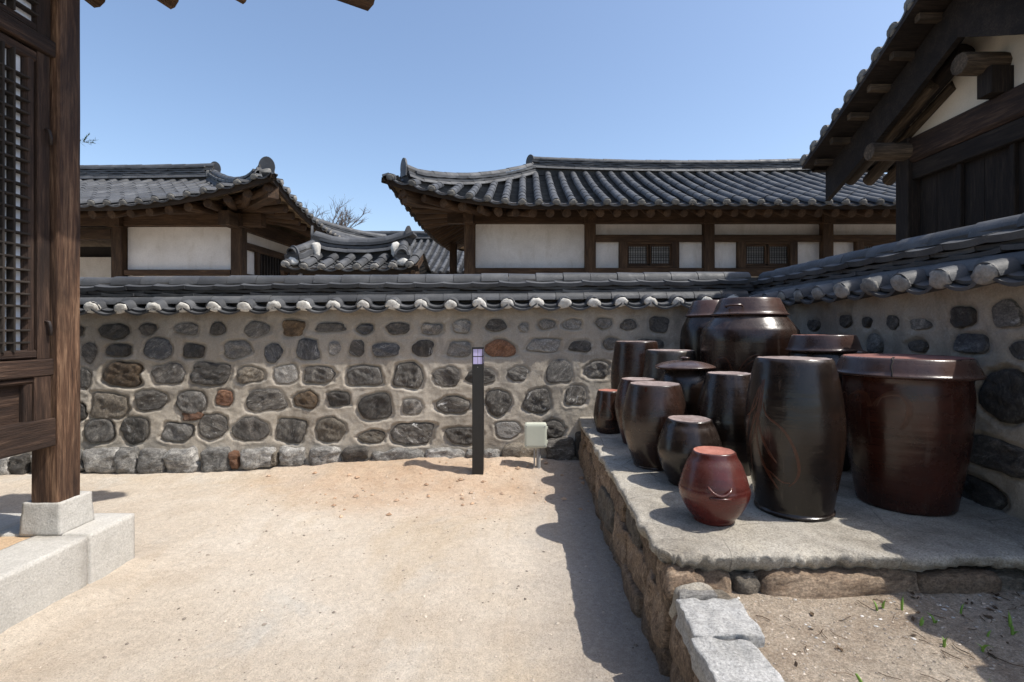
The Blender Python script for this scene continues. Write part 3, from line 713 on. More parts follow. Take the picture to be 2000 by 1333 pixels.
def lay_roof(R, root, side, pitch=.3, seg=.36, r=.075, indiv=None, eave_indiv=True, phase=.5, mass=None, plugs=PLUGS_OLD, bed_step=.115, thick=.022, deck=True, fascia=True):
    t0, t1 = R.trange(side); n = int((t1 - t0) / pitch)
    st = t0 + ((t1 - t0) - n*pitch) / 2
    big = mass if mass is not None else MB(); bed = MB()
    L = seg * 1.06
    me = mesh('convex_tile', *half_tile_geo(L, r, r * .92, .014, 7), TILE, True, 40)
    me_e = mesh('eave_tile', *pan_tile_geo(pitch * .98, .3, .05, .02, 7), TILE, True, 40)
    pg = [mesh('mortar_plug', *plug_geo(r * .97, r * .35, i + 50, 9, 3), GREY_END if plugs is PLUGS_OLD else LIME_OLD, True) for i in range(3)]
    for i in range(n + 1):
        t = st + i * pitch; w, _ = R.w(side, t)
        if w < .02: continue
        um = w if w < 1 else 1.0
        us = R.ulist(side, t, seg, um)
        for k, u in enumerate(us):
            if um - u < .02 and k: continue
            p, A, Tn, N = R.frame(side, t, u)
            rem = (R.P(side, t, um) - p).length + .03
            if rem < .09 and k: continue
            m = basis(A, Tn, N, p + N * (.006 + jit(.004)) + A * jit(.004))
            if rem < L: m = m @ Matrix.Diagonal((1, rem / L, 1, 1))
            if indiv is None or indiv(t, k):
                o = obj('convex_tile', me, root, m)
                if k == 0: obj('mortar_plug', RNG.choice(pg), o, T(0, .006, -.012) @ Matrix.Rotation(jit(.3), 4, 'Y'))
            else:
                big.add(*half_tile_geo(L, r, r*.92, .014, 5), m)
                if k == 0: big.add(*plug_geo(r*.97, r*.5, 1, 7, 2), m)
    for i in range(n):
        t = st + (i + .5) * pitch; w, _ = R.w(side, t)
        if w < .01: continue
        um = min(1, max(w, .05)) if w < 1 else 1.0
        if eave_indiv and (indiv is None or indiv(t, 0)):
            p, A, Tn, N = R.frame(side, t, 0)
            obj('eave_tile', me_e, root, basis(A, Tn, N, p - Tn * .02 + N * .008))
        us = R.ulist(side, t, bed_step, um + .02)
        sg = 5
        for k in range(len(us) - 1):
            ka = len(bed.V); rows = []
            for (u, h) in ((us[k], -.012), (us[k], thick - .012), (us[k + 1], -.012)):
                p, A, Tn, N = R.frame(side, t, u)
                for q in range(sg + 1):
                    s_ = 2*q/sg - 1
                    bed.V.append(tuple(p + A * (s_ * pitch/2) + N * (h - .045 * (1 - s_*s_))))
            for q in range(sg):
                a = ka + q; b = a + sg + 1; c = b + sg + 1
                bed.F += [(a, a+1, b+1, b), (b, b+1, c+1, c)]
    obj('tile_bed', bed.me('tile_bed', TILE_J, True, 35), root, kind='stuff')
    if mass is None and big.V: obj('convex_tile_field', big.me('convex_tile_field', TILE_J, True, 40), root, kind='stuff')
    if deck:
        V = []; F = []; nt, nu = 40, 9
        for i in range(nt + 1):
            t = t0 + (t1 - t0) * i / nt; w, _ = R.w(side, t)
            for j in range(nu + 1):
                p, A, Tn, N = R.frame(side, t, .015 + (w - .015) * j / nu if w > .02 else .0)
                V.append(tuple(p - N * .085))
        for i in range(nt):
            for j in range(nu): a = i*(nu+1) + j; F.append((a, a+1, a + nu + 2, a + nu + 1))
        obj('eave_deck', mesh('eave_deck', V, F, DECKM, True), root)
    if fascia:
        V = []; F = []; nt = 60
        for i in range(nt + 1):
            t = t0 + (t1 - t0) * i / nt
            p, A, Tn, N = R.frame(side, t, 0)
            for dy, dz in ((.02, -.03), (.02, -.115), (.075, -.125), (.075, -.03)): V.append(tuple(p + Tn*dy + N*dz))
        for i in range(nt):
            for k in range(4): a = 4*i + k; b = 4*i + (k+1) % 4; F.append((a, b, b + 4, a + 4))
        obj('fascia', mesh('fascia', V, F, W_FASC, False), root)

def ridge_run(root, pts, h, r=.085, seg=.33, wid=.2, courses=3, mass=False, ends=(0, 0)):
    """layered tile ridge along a polyline; pts sit on the roof surface"""
    P = [Vector(p) for p in pts]; d = [0]
    for i in range(1, len(P)): d.append(d[-1] + (P[i] - P[i-1]).length)
    def at(s):
        s = max(0, min(d[-1], s))
        for i in range(1, len(P)):
            if s <= d[i] or i == len(P) - 1:
                f = (s - d[i-1]) / max(1e-6, d[i] - d[i-1]); return P[i-1].lerp(P[i], f)
    def fr(s):
        a = (at(s + .08) - at(s - .08)).normalized(); Yv = Vector((0, 0, 1)).cross(a).normalized(); Zv = a.cross(Yv)
        return at(s), a, Yv, Zv
    n = max(1, round(d[-1] / seg)); sg = d[-1] / n
    me = mesh('ridge_tile', *half_tile_geo(sg * 1.03, r, r * .94, .016, 7), TILE, True, 40)
    lay = MB(); core = MB(); bur = mesh('course_half_round', *half_tile_geo(sg * 1.02, r * .85, r * .8, .014, 6), TILE, True, 40)
    hb = r * .75
    for k in range(n):
        p, a, Yv, Zv = fr((k + .5) * sg)
        b = p - a * sg/2
        obj('ridge_tile', me, root, basis(-Yv, a, Zv, b + Zv * (h - r * .9 + jit(.004))))
        for sgn in (1, -1):
            obj('course_half_round', bur, root, basis(-Yv, a, Zv, b + Zv * .0 + Yv * sgn * wid * .42)) if sgn == 1 or True else None
        ch = (h - r * .9 - hb) / courses
        for c in range(courses):
            o = (c % 2) * sg * .5
            pp, aa, yy, zz = fr((k + .5) * sg + o)
            lay.add(*course_geo(sg * 1.0, wid * (1.15 + .12 * (c == courses - 1)) + jit(.015), ch * .72, ch * .16, 4), basis(aa, yy, zz, pp + zz * (hb + c * ch + jit(.003))))
    m = 24
    V = []; F = []
    for i in range(m + 1):
        p, a, Yv, Zv = fr(d[-1] * i / m)
        for dy, dz in ((-1, -.16), (-1, h - r), (1, h - r), (1, -.16)): V.append(tuple(p + Yv * dy * wid * .42 + Zv * dz))
    for i in range(m):
        for k in range(4): a = 4*i + k; b = 4*i + (k+1) % 4; F.append((a, b, b + 4, a + 4))
    F += [(0, 1, 2, 3), (4*m + 3, 4*m + 2, 4*m + 1, 4*m)]
    obj('ridge_core', mesh('ridge_core', V, F, simple('ridge_clay', (.03, .03, .03), (.06, .057, .053), 6, 'pos', rnd=0), False), root)
    obj('ridge_courses', lay.me('ridge_courses', TILE_J, True, 40), root, kind='stuff')
    return fr, d[-1]

def end_tile(root, p, outdir, w, h, m=TILE, pointed=False, lean=.0, name='ridge_end_tile'):
    """upright arched tile that closes the end of a ridge, facing outdir"""
    n = 12; V = []; F = []; th = .03
    for y in (0, th):
        for k in range(n + 1):
            t = pi * k / n
            x = w/2 * cos(t) * (1 if not pointed else (1 - .15 * sin(t))); z = h * .45 + h * .55 * sin(t) * (1 if not pointed else 1 + .15*(sin(t)**8))
            V.append((x, y, z))
        V += [(-w/2 * .8, y, 0), (w/2 * .8, y, 0)]
    c = n + 3
    F.append(tuple(range(c - 1, -1, -1))); F.append(tuple(range(c, 2*c)))
    for k in range(c): F.append((k, (k+1) % c, (k+1) % c + c, k + c))
    d = Vector(outdir).normalized(); Yv = -d; Zv = Vector((0, 0, 1)); Xv = Yv.cross(Zv).normalized(); Zv = Xv.cross(Yv)
    return obj(name, mesh(name, V, F, m, False), root, basis(Xv, Yv, Zv, Vector(p)) @ Matrix.Rotation(lean, 4, 'X'))

def hip_pts(R, corner, n=14, w0=.02):
    sx, sy = corner; out = []
    for i in range(n + 1):
        w = w0 + (1 - w0) * i / n
        side = 'front' if sy < 0 else 'back'
        t = R.x0 + w*(R.xr0 - R.x0) if sx < 0 else R.x1 - w*(R.x1 - R.xr1)
        out.append(R.P(side, t, min(w, 1)))
    return out

def rafters(R, root, side, ts, u0, u1, drop, r, conv=None, cz=None, m=W_RAFTER):
    for t in ts:
        w, sg = R.w(side, t)
        p, A, Tn, N = R.frame(side, t, u0)
        a = p - N * drop
        if conv is not None and conv(t) is not None: b = Vector(conv(t))
        else:
            p2, _, _, N2 = R.frame(side, t, u1); b = p2 - N2 * drop
        log('rafter', a, b, r * RNG.uniform(.92, 1.08), r, m, root)

# ---- house with the long roof (centre right)
hB = thing('house', 'long house with white panels, lattice windows and a wide tiled hip roof, behind the wall', 'house', (0, 0, 0))
RB = Roof(-2.25, 10.2, 8.95, 15.7, 3.68, 1.52, 0.22, 8.2, 12.3, F=.42, Fo=.2, a=.88)
rfB = obj('roof', None, hB)
lay_roof(RB, rfB, 'front', .298, .385, .077, indiv=lambda t, k: t < 6.9)
lay_roof(RB, rfB, 'left', .298, .385, .077, indiv=lambda t, k: False, eave_indiv=False)
lay_roof(RB, rfB, 'back', .298, .385, .077, indiv=lambda t, k: False, eave_indiv=False, bed_step=.4)
lay_roof(RB, rfB, 'right', .298, .385, .077, indiv=lambda t, k: False, eave_indiv=False, bed_step=.4)
rp = [(x, 12.3, RB.ze + RB.rise + .10 * (abs(x - 4.1) / 4.1) ** 2) for x in [.17 + .5 * i for i in range(17)] + [8.35]]
ridge_run(rfB, rp, .31, .085, .34, .26, 4)
end_tile(rfB, (.12, 12.28, RB.ze + RB.rise + .12), (-.7, -.7, 0), .27, .33)
hp = hip_pts(RB, (-1, -1), 14, .10); hp[0] = hp[0] + Vector((0, 0, .05))
ridge_run(rfB, hp, .25, .08, .34, .22, 2)
end_tile(rfB, hp[0] + Vector((-.02, -.02, .02)), (-.8, -.6, 0), .25, .33)
ridge_run(rfB, hip_pts(RB, (-1, 1)), .25, .08, .34, .22, 2)
fx = -1.07
cvB = lambda t: (max(-.75, fx + (t - fx) * .5 + .25) if t < .35 else t, 10.15 + max(0, .25 * (.35 - t)), 3.80) if t < .35 else None
rafters(RB, rfB, 'front', [-1.95 + .30 * i for i in range(31)], .035, .42, .20, .078, conv=cvB)
cvL = lambda t: (-.85, 10.0 + (t - 10.0) * .45 + .1, 3.80) if t < 10.9 else None
rafters(RB, rfB, 'left', [9.3 + .30 * i for i in range(20)], .04, .55, .20, .078, conv=cvL)
beam('hip_rafter', (-2.12, 9.02, 3.80), (-.6, 10.5, 3.86), .17, .24, W_RAFTER, rfB)

COLS = [-1.07, 1.27, 3.57, 5.87, 8.17]
yF = 10.0
for x in COLS:
    beam('column', (x, yF, 0), (x, yF, 3.50), .21, .21, W_HOUSE, hB, .012)
    beam('capital', (x, yF - .16, 3.62), (x, yF + .16, 3.62), .23, .24, W_HOUSE, hB, .012)
beam('wall_plate', (-1.5, yF, 3.64), (8.6, yF, 3.64), .18, .24, W_HOUSE, hB)
log('purlin', (-1.9, yF, 3.86), (8.9, yF, 3.86), .13, .13, W_HOUSE, hB)
beam('side_plate', (-1.07, 9.6, 3.60), (-1.07, 15.2, 3.60), .18, .24, W_HOUSE, hB)
def panel(x0, x1, z0, z1, y=yF + .03, parent=hB, th=.06):
    mb = MB(); mb.box(x0, x1, y, y + th, z0, z1); return obj('wall_panel', mb.me('wall_panel', PLASTER), parent)
def lattice(parent, x0, x1, z0, z1, y, nv, nh, bands=()):
    leaf = obj('window_leaf', None, parent)
    mb = MB(); mb.box(x0, x1, y + .035, y + .04, z0, z1); obj('paper', mb.me('paper', PAPER_OLD), leaf)
    beam('rail', (x0, y + .02, z0), (x1, y + .02, z0), .036, .04, W_HOUSE, leaf, .004); beam('rail', (x0, y + .02, z1), (x1, y + .02, z1), .036, .04, W_HOUSE, leaf, .004)
    beam('stile', (x0, y + .021, z0), (x0, y + .021, z1), .036, .04, W_HOUSE, leaf, .004); beam('stile', (x1, y + .021, z0), (x1, y + .021, z1), .036, .04, W_HOUSE, leaf, .004)
    lb = MB()
    for i in range(1, nv): x = x0 + (x1 - x0) * i / nv; lb.box(x - .0065, x + .0065, y + .024, y + .033, z0, z1)
    for z in bands: lb.box(x0, x1, y + .024, y + .033, z - .004, z + .004)
    obj('lattice', lb.me('lattice', W_LATT), leaf)
# bay 1: one big panel
panel(-.965, 1.165, 2.66, 3.52); beam('sill_beam', (-.965, yF, 2.58), (1.165, yF, 2.58), .16, .15, W_HOUSE, hB); panel(-.965, 1.165, .3, 2.5)
for b in range(1, 4):
    x0, x1 = COLS[b] + .105, COLS[b + 1] - .105
    panel(x0, x1, 3.30, 3.52)
    beam('lintel', (x0, yF, 3.235), (x1, yF, 3.235), .15, .13, W_HOUSE, hB)
    wx0, wx1 = x0 + .46, x1 - .46
    panel(x0, wx0, 2.655, 3.17); panel(wx1, x1, 2.655, 3.17)
    beam('sill_beam', (x0, yF, 2.58), (x1, yF, 2.58), .16, .15, W_HOUSE, hB); panel(x0, x1, .3, 2.5)
    wf = obj('window', None, hB)
    for xa in (wx0 + .08, wx1 - .08): beam('jamb', (xa, yF, 2.655), (xa, yF, 3.17), .15, .14, W_HOUSE, wf)
    beam('head', (wx0 + .155, yF, 3.145), (wx1 - .155, yF, 3.145), .14, .05, W_HOUSE, wf)
    beam('sill', (wx0 + .155, yF, 2.68), (wx1 - .155, yF, 2.68), .14, .05, W_HOUSE, wf)
    mid = (wx0 + wx1) / 2
    zb = [2.765 + .04, 2.765 + .10, 2.765 + .135, 2.90, 2.935, 3.01, 3.045]
    lattice(wf, wx0 + .165, mid - .028, 2.73, 3.10, yF - .03, 12, 4, zb)
    lattice(wf, mid + .028, wx1 - .165, 2.73, 3.10, yF - .03, 12, 4, zb)
mb = MB(); mb.box(-1.05, 8.2, 10.1, 15.0, .2, 3.4); obj('inner_wall', mb.me('inner_wall', SHADE), hB)
mb = MB(); mb.box(-1.075, -1.052, 10.13, 15.0, .3, 3.48); obj('side_wall', mb.me('side_wall', W_HOUSE), hB)
for y in (12.4, 14.9): beam('column', (-1.10, y, 0), (-1.10, y, 3.5), .22, .22, W_HOUSE, hB)

# ---- house on the left
hA = thing('house', 'left house with one big white panel and upturned tiled roof corner, beside the timber post', 'house', (0, 0, 0))
RA = Roof(-15.0, -4.36, 8.7, 15.6, 3.60, 1.36, -11.85, -7.35, 12.1, F=.50, Fo=.16, a=.82)
rfA = obj('roof', None, hA)
lay_roof(RA, rfA, 'front', .272, .36, .071, indiv=lambda t, k: t > -8.7)
lay_roof(RA, rfA, 'right', .272, .36, .071, indiv=lambda t, k: k == 0, eave_indiv=False, plugs=PLUGS)
lay_roof(RA, rfA, 'back', .272, .36, .071, indiv=lambda t, k: False, eave_indiv=False, bed_step=.4)
lay_roof(RA, rfA, 'left', .272, .36, .071, indiv=lambda t, k: False, eave_indiv=False, bed_step=.4)
rp = [(-7.3 - .45 * i, 12.1, RA.ze + RA.rise + .05 * (1 - i / 10) ** 2) for i in range(11)]
ridge_run(rfA, rp, .36, .09, .36, .26, 4)
end_tile(rfA, (-7.30, 12.05, RA.ze + RA.rise + .12), (.1, -1, 0), .26, .33)
V, F = block_geo(.10, .10, .10, 312, n=6, p=3, rough=.2); obj('mortar_lump', mesh('mortar_lump', V, F, LIME_OLD, True), rfA, T(-7.36, 12.02, RA.ze + RA.rise + .12))
hp = hip_pts(RA, (1, -1), 14, .08); hp[0] = hp[0] + Vector((0, 0, .06))
ridge_run(rfA, hp, .26, .085, .36, .24, 2)
end_tile(rfA, hp[0] + Vector((.02, -.02, -.02)), (.12, -1, 0), .27, .33)
V, F = block_geo(.12, .09, .10, 311, n=6, p=3, rough=.2); obj('mortar_lump', mesh('mortar_lump', V, F, LIME_OLD, True), rfA, T(hp[0].x, hp[0].y + .04, hp[0].z + .02))
ridge_run(rfA, hip_pts(RA, (-1, -1)), .26, .085, .36, .24, 2)
ridge_run(rfA, hip_pts(RA, (1, 1)), .26, .085, .36, .24, 2)
cvA = lambda t: (min(-5.75, -5.47 + (t + 5.47) * .45 - .3), 9.95 + max(0, .3 * (t + 6.3)), 3.78) if t > -6.3 else None
rafters(RA, rfA, 'front', [-4.55 - .33 * i for i in range(26)], .04, .42, .19, .078, conv=cvA)
cvR = lambda t: (-5.75, 9.8 + (t - 9.8) * .45 + .1, 3.78) if t < 10.7 else None
rafters(RA, rfA, 'right', [9.0 + .32 * i for i in range(19)], .04, .5, .19, .078, conv=cvR)
beam('hip_rafter', (-4.32, 8.80, 3.86), (-5.9, 10.3, 3.82), .18, .28, W_RAFTER, rfA)
yA = 9.8
for x in (-5.47, -7.74, -9.9, -12.1):
    beam('column', (x, yA, 0), (x, yA, 3.44), .21, .21, W_HOUSE, hA, .012)
    beam('capital', (x, yA - .2, 3.52), (x, yA + .2, 3.52), .26, .24, W_HOUSE, hA, .012)
beam('wall_plate', (-14, yA, 3.55), (-5.0, yA, 3.55), .2, .24, W_HOUSE, hA)
log('purlin', (-14, yA, 3.80), (-4.8, yA, 3.80), .13, .13, W_HOUSE, hA)
beam('side_plate', (-5.47, 9.3, 3.50), (-5.47, 15.0, 3.50), .2, .26, W_HOUSE, hA)
mb = MB(); mb.box(-7.615, -5.595, yA + .02, yA + .08, 2.60, 3.425); obj('wall_panel', mb.me('wall_panel', PLASTER), hA)
beam('sill_beam', (-7.615, yA, 2.55), (-5.595, yA, 2.55), .16, .1, W_HOUSE, hA)
mb = MB(); mb.box(-7.615, -5.595, yA + .02, yA + .08, .3, 2.49); obj('wall_panel', mb.me('wall_panel', PLASTER), hA)
# open bay at far left, seen into the dark porch
beam('lintel', (-9.9, yA, 3.28), (-7.865, yA, 3.28), .16, .2, W_HOUSE, hA)
mb = MB(); mb.box(-14, -8.35, yA + 1.5, yA + 1.55, .3, 3.05); obj('wall_panel', mb.me('wall_panel', PLASTER), hA)
beam('column', (-8.25, yA + 1.45, 0), (-8.25, yA + 1.45, 3.3), .18, .18, W_HOUSE, hA)
mb = MB(); mb.box(-8.16, -7.7, yA + 1.5, yA + 1.55, 2.75, 3.1); obj('wall_panel', mb.me('wall_panel', PLASTER), hA)
mb = MB(); mb.box(-14.0, -5.55, yA + 1.62, 14.8, .2, 3.3); mb.box(-7.6, -5.55, yA + .12, yA + 1.62, .2, 3.3); obj('inner_wall', mb.me('inner_wall', SHADE), hA)
# side facing right
def yz_panel(x, y0, y1, z0, z1, m, parent, name, th=.05):
    mb = MB(); mb.box(x, x + th, y0, y1, z0, z1); return obj(name, mb.me(name, m), parent)
yz_panel(-5.52, 9.93, 12.6, 3.16, 3.37, PLASTER, hA, 'wall_panel')
beam('lintel', (-5.47, 9.93, 3.09), (-5.47, 12.6, 3.09), .14, .13, W_HOUSE, hA)
yz_panel(-5.52, 9.93, 10.35, 2.56, 3.02, PLASTER, hA, 'wall_panel'); yz_panel(-5.52, 12.2, 12.6, 2.56, 3.02, PLASTER, hA, 'wall_panel')
wf = obj('window', None, hA)
beam('jamb', (-5.47, 10.42, 2.5), (-5.47, 10.42, 3.02), .12, .12, W_HOUSE, wf); beam('jamb', (-5.47, 12.14, 2.5), (-5.47, 12.14, 3.02), .12, .12, W_HOUSE, wf)
for i in range(13): beam('bar', (-5.46, 10.58 + .12 * i, 2.5), (-5.46, 10.58 + .12 * i, 3.02), .05, .05, W_DARK, wf, .004)
beam('sill_beam', (-5.47, 9.93, 2.48), (-5.47, 14.8, 2.48), .16, .13, W_HOUSE, hA)
for y in (12.7, 14.9): beam('column', (-5.47, y, 0), (-5.47, y, 3.4), .22, .22, W_HOUSE, hA)
yz_panel(-5.52, 9.93, 12.6, .3, 2.41, PLASTER, hA, 'wall_panel'); yz_panel(-5.52, 12.8, 14.8, .3, 3.35, PLASTER, hA, 'wall_panel')

# ---- small tiled gate between the two houses
gC = thing('gate', 'small gate with a short curved tiled roof and white mortar lumps, between the two houses', 'gate', (0, 0, 0))
rfC = obj('roof', None, gC)
RC = Roof(-3.62, -1.60, 7.55, 8.95, 2.385, .28, -3.62, -1.60, 8.25, F=0, Fo=0, a=.85, gable=(True, True))
_P = RC.P
def PC(side, t, u, _P=_P):
    p = _P(side, t, u); k = abs(t + 2.61) / 1.01; return p + Vector((0, 0, .05 * k ** 3))
RC.P = PC
lay_roof(RC, rfC, 'front', .262, .36, .074, plugs=PLUGS, deck=False)
lay_roof(RC, rfC, 'back', .262, .36, .074, indiv=lambda t, k: False, eave_indiv=False, deck=False)
for xa in (-3.60, -1.66): beam('verge_board', (xa, 7.6, 2.30), (xa, 8.25, 2.62), .05, .10, W_HOUSE, rfC)
rp = [(-3.42 + .155 * i, 8.25, 2.685 + .13 * (abs(-3.42 + .155 * i + 2.64) / .78) ** 2.4) for i in range(11)]
ridge_run(rfC, rp, .25, .085, .31, .24, 2)
end_tile(rfC, (-3.44, 8.25, 2.86), (-.9, -.3, 0), .22, .26, pointed=True); end_tile(rfC, (-1.86, 8.25, 2.86), (.9, -.3, 0), .22, .26, pointed=True)
for sx, xa in ((-1, -3.36), (1, -1.93)):
    pts = [(xa + sx * (.10 * i / 5) , 8.2 - .11 * i, RC.P('front', xa, max(0, (8.2 - .11*i - 7.55) / .7)).z + .02) for i in range(6)]
    ridge_run(rfC, pts[::-1], .22, .075, .29, .18, 1)
    end_tile(rfC, Vector(pts[5]) + Vector((0, -.02, .05)), (sx * .35, -.95, 0), .22, .2, pointed=True)
    V, F = plug_geo(.10, .07, 77 + sx, 10, 4)
    obj('mortar_lump', mesh('mortar_lump', V, F, LIME, True), rfC, T(pts[5][0], pts[5][1] + .02, pts[5][2]) )
    V, F = block_geo(.07, .06, .13, 90 + sx, n=5, p=2.6, rough=.3)
    obj('mortar_lump', mesh('mortar_lump', V, F, LIME, True), rfC, T(xa - sx * .09, 8.02, 2.72))
for x in (-3.3, -1.92):
    beam('column', (x, 8.25, 0), (x, 8.25, 2.3), .2, .2, W_HOUSE, gC)
beam('lintel', (-3.5, 8.25, 2.33), (-1.72, 8.25, 2.33), .2, .2, W_HOUSE, gC)
for i in range(7): log('rafter', (-3.45 + .28 * i, 7.62, 2.29), (-3.45 + .28 * i, 8.25, 2.55), .05, .05, W_RAFTER, rfC)
for i in range(4): 
    mb = MB(); mb.box(-3.19 + .295 * i, -2.905 + .295 * i, 8.22, 8.27, .1, 2.2); obj('plank', mb.me('plank', W_DARK), gC)

# ---- far roof
hD = thing('house', 'far house showing only its grey tiled roof above the small gate', 'house', (0, 0, 0))
rfD = obj('roof', None, hD)
RD = Roof(-11.0, -1.6, 16.2, 23.0, 3.25, 1.62, -11.0, -1.6, 19.6, F=0, Fo=0, a=.78, gable=(True, True))
lay_roof(RD, rfD, 'front', .25, .36, .065, indiv=lambda t, k: k > 0 and k < 8 and t > -5, eave_indiv=False)
lay_roof(RD, rfD, 'back', .27, .36, .07, indiv=lambda t, k: False, eave_indiv=False, bed_step=.4)
ridge_run(rfD, [(-11.0 + .94 * i, 19.6, RD.ze + RD.rise) for i in range(11)], .32, .09, .4, .26, 3)
mb = MB(); mb.box(-10.6, -2.2, 17.2, 22.0, 0, 3.4); obj('wall', mb.me('wall', PLASTER), hD)
tp = beam('timber_post', (-1.80, 12.9, 0), (-1.80, 12.9, 3.6), .17, .17, W_HOUSE)
tp['label'] = 'slim dark timber post before the far tiled roof, left of the long house'; tp['category'] = 'post'

# ------------------------------------------------------------------ barn on the right
hE = thing('barn', 'dark plank barn with gable end and projecting log purlins, at the right edge', 'barn', (0, 0, 0))
rfE = obj('roof', None, hE)
XV = 3.94
RE = Roof(XV, 9.4, 2.62, 7.08, 3.72, 1.07, XV, 9.4, 4.85, F=0, Fo=0, a=.86, gable=(True, True))
def roofz(y):
    u = (7.08 - y) / 2.23 if y > 4.85 else (y - 2.62) / 2.23
    return RE.ze + RE.rise * (.86*u + .14*u*u)
lay_roof(RE, rfE, 'back', .30, .36, .077, indiv=lambda t, k: t < 4.6, eave_indiv=True, deck=False)
lay_roof(RE, rfE, 'front', .30, .36, .077, indiv=lambda t, k: False, eave_indiv=False, deck=False)
ridge_run(rfE, [(XV + .2 + .53 * i, 4.85, roofz(4.85)) for i in range(11)], .36, .09, .36, .26, 3)
# verge: short tiles laid across the gable edge, outwards
M_VT = mesh('verge_tile', *half_tile_geo(.34, .085, .078, .016, 8), TILE, True, 40)
VPLUG = mesh('mortar_plug', *plug_geo(.082, .03, 91, 12, 4), GREY_END, True)
M_VP = mesh('verge_pan', *pan_tile_geo(.27, .34, .05, .022, 7), TILE, True, 40)
for sgn in (1, -1):
    k = 0; y = 7.02 if sgn > 0 else 2.68
    while (y > 4.95 if sgn > 0 else y < 4.75):
        p = Vector((XV - .12, y, roofz(y) + .04)); sl = Vector((0, sgn * -.262, roofz(y - sgn * .262) - roofz(y))).normalized()
        Yv = Vector((1, 0, .05)).normalized(); Xv = -sl if sgn > 0 else sl; Zv = Xv.cross(Yv)
        if Zv.z < 0: Xv = -Xv; Zv = -Zv
        t = obj('verge_tile', M_VT, rfE, basis(Xv, Yv, Zv, p)); obj('mortar_plug', VPLUG, t, T(0, .012, -.01))
        q = p + sl * .131 + Vector((-.02, 0, -.0))
        obj('verge_pan', M_VP, rfE, basis(Xv, Yv, Zv, q + Zv * .02))
        y -= sgn * .27 * .9; k += 1
def slope_slab(name, x0, x1, d0, d1, m):
    V = []; F = []
    yy = [7.02 - .217 * i for i in range(21)]
    for y in yy:
        for x, d in ((x0, d0), (x1, d0), (x1, d1), (x0, d1)): V.append((x, y, roofz(y) - d))
    for i in range(20):
        for k in range(4): a = 4*i + k; b = 4*i + (k+1) % 4; F.append((a, b, b + 4, a + 4))
    F += [(0, 1, 2, 3), (83, 82, 81, 80)]
    return obj(name, mesh(name, V, F, m, False), rfE)
slope_slab('roof_deck', 3.80, 9.4, .03, .075, W_DARK)
for sgn in (1, -1):
    ya, yb = (6.98, 4.85) if sgn > 0 else (2.7, 4.85)
    n = 6
    for i in range(n):       # short rafters under the verge
        y = ya + (yb - ya) * (i + .4) / n
        beam('verge_rafter', (3.88, y, roofz(y) - .115), (4.12, y, roofz(y) - .115), .07, .075, W_LOG, rfE, .006)
    V = []; F = []
    for i in range(9):       # bargeboard
        y = ya + (yb - ya) * i / 8
        for x, d in ((4.10, .12), (4.16, .12), (4.16, .54), (4.10, .54)): V.append((x, y, roofz(y) - d))
    for i in range(8):
        for k in range(4): a = 4*i + k; b = 4*i + (k+1) % 4; F.append((a, b, b + 4, a + 4))
    F += [(0, 1, 2, 3), (35, 34, 33, 32)]
    obj('bargeboard', mesh('bargeboard', V, F, W_DARK, False), rfE)
for x in (4.30, 4.56, 4.82, 5.1, 5.5, 5.9):
    log('rafter', (x, 6.78 + jit(.04), 3.44), (x, 5.4, 4.06), .078, .072, W_LOG, rfE)
log('purlin', (3.98, 5.92, 3.53), (6.5, 5.92, 3.53), .10, .105, W_LOG, hE)
log('purlin', (4.12, 4.86, 4.00), (6.5, 4.86, 4.00), .105, .115, W_LOG, hE)
XG = 4.5
beam('tie_beam', (XG, 6.02, 3.535), (XG, 3.62, 3.535), .17, .29, W_DOOR, hE, .03)
beam('lower_beam', (XG + .02, 5.9, 3.29), (XG + .02, 3.65, 3.29), .14, .19, W_DARK, hE)
beam('corner_post', (XG, 5.98, 0), (XG, 5.98, 3.68), .2, .2, W_DARK, hE); beam('corner_post', (XG, 3.68, 0), (XG, 3.68, 3.38), .2, .2, W_DARK, hE)
beam('king_post', (XG, 4.82, 3.68), (XG, 4.82, 3.93), .16, .36, W_DARK, hE, up=Vector((1, 0, 0)))
log('strut', (XG - .10, 6.12, 3.82), (XG - .10, 5.10, 4.27), .085, .085, W_DARK, hE)
V = [(XG + .03, 6.02, 3.66), (XG + .03, 3.66, 3.66), (XG + .03, 3.66, roofz(3.66) - .1), (XG + .03, 4.85, roofz(4.85) - .1), (XG + .03, 6.02, roofz(6.02) - .1)]
V += [(x + .06, y, z) for x, y, z in V]
F = [(4, 3, 2, 1, 0), (5, 6, 7, 8, 9)] + [(k, (k+1) % 5, (k+1) % 5 + 5, k + 5) for k in range(5)]
obj('gable_panel', mesh('gable_panel', V, F, simple('cream_plaster', (.66, .59, .48), (.76, .69, .58), 2, 'pos', bump=.003, rnd=0, fine=.06), False), hE)
y = 5.87; i = 0
while y > 3.75:
    wd = RNG.uniform(.24, .34)
    mb = MB(); mb.box(XG + .03 + RNG.uniform(0, .012), XG + .07, y - wd + .006, y, .2, 3.2)
    obj('plank', mesh('plank', [(v[2], v[1], -v[0]) for v in mb.V], mb.F, W_DARK, False), hE, Matrix.Rotation(-pi/2, 4, 'Y'))
    y -= wd; i += 1
for yb in (5.3, 4.72, 4.2): beam('batten', (XG + .01, yb, .2), (XG + .01, yb, 3.2), .05, .05, W_DARK, hE)
mb = MB(); mb.box(XG + .10, 9.2, 3.7, 5.95, .1, 3.6); obj('inner_wall', mb.me('inner_wall', SHADE), hE)

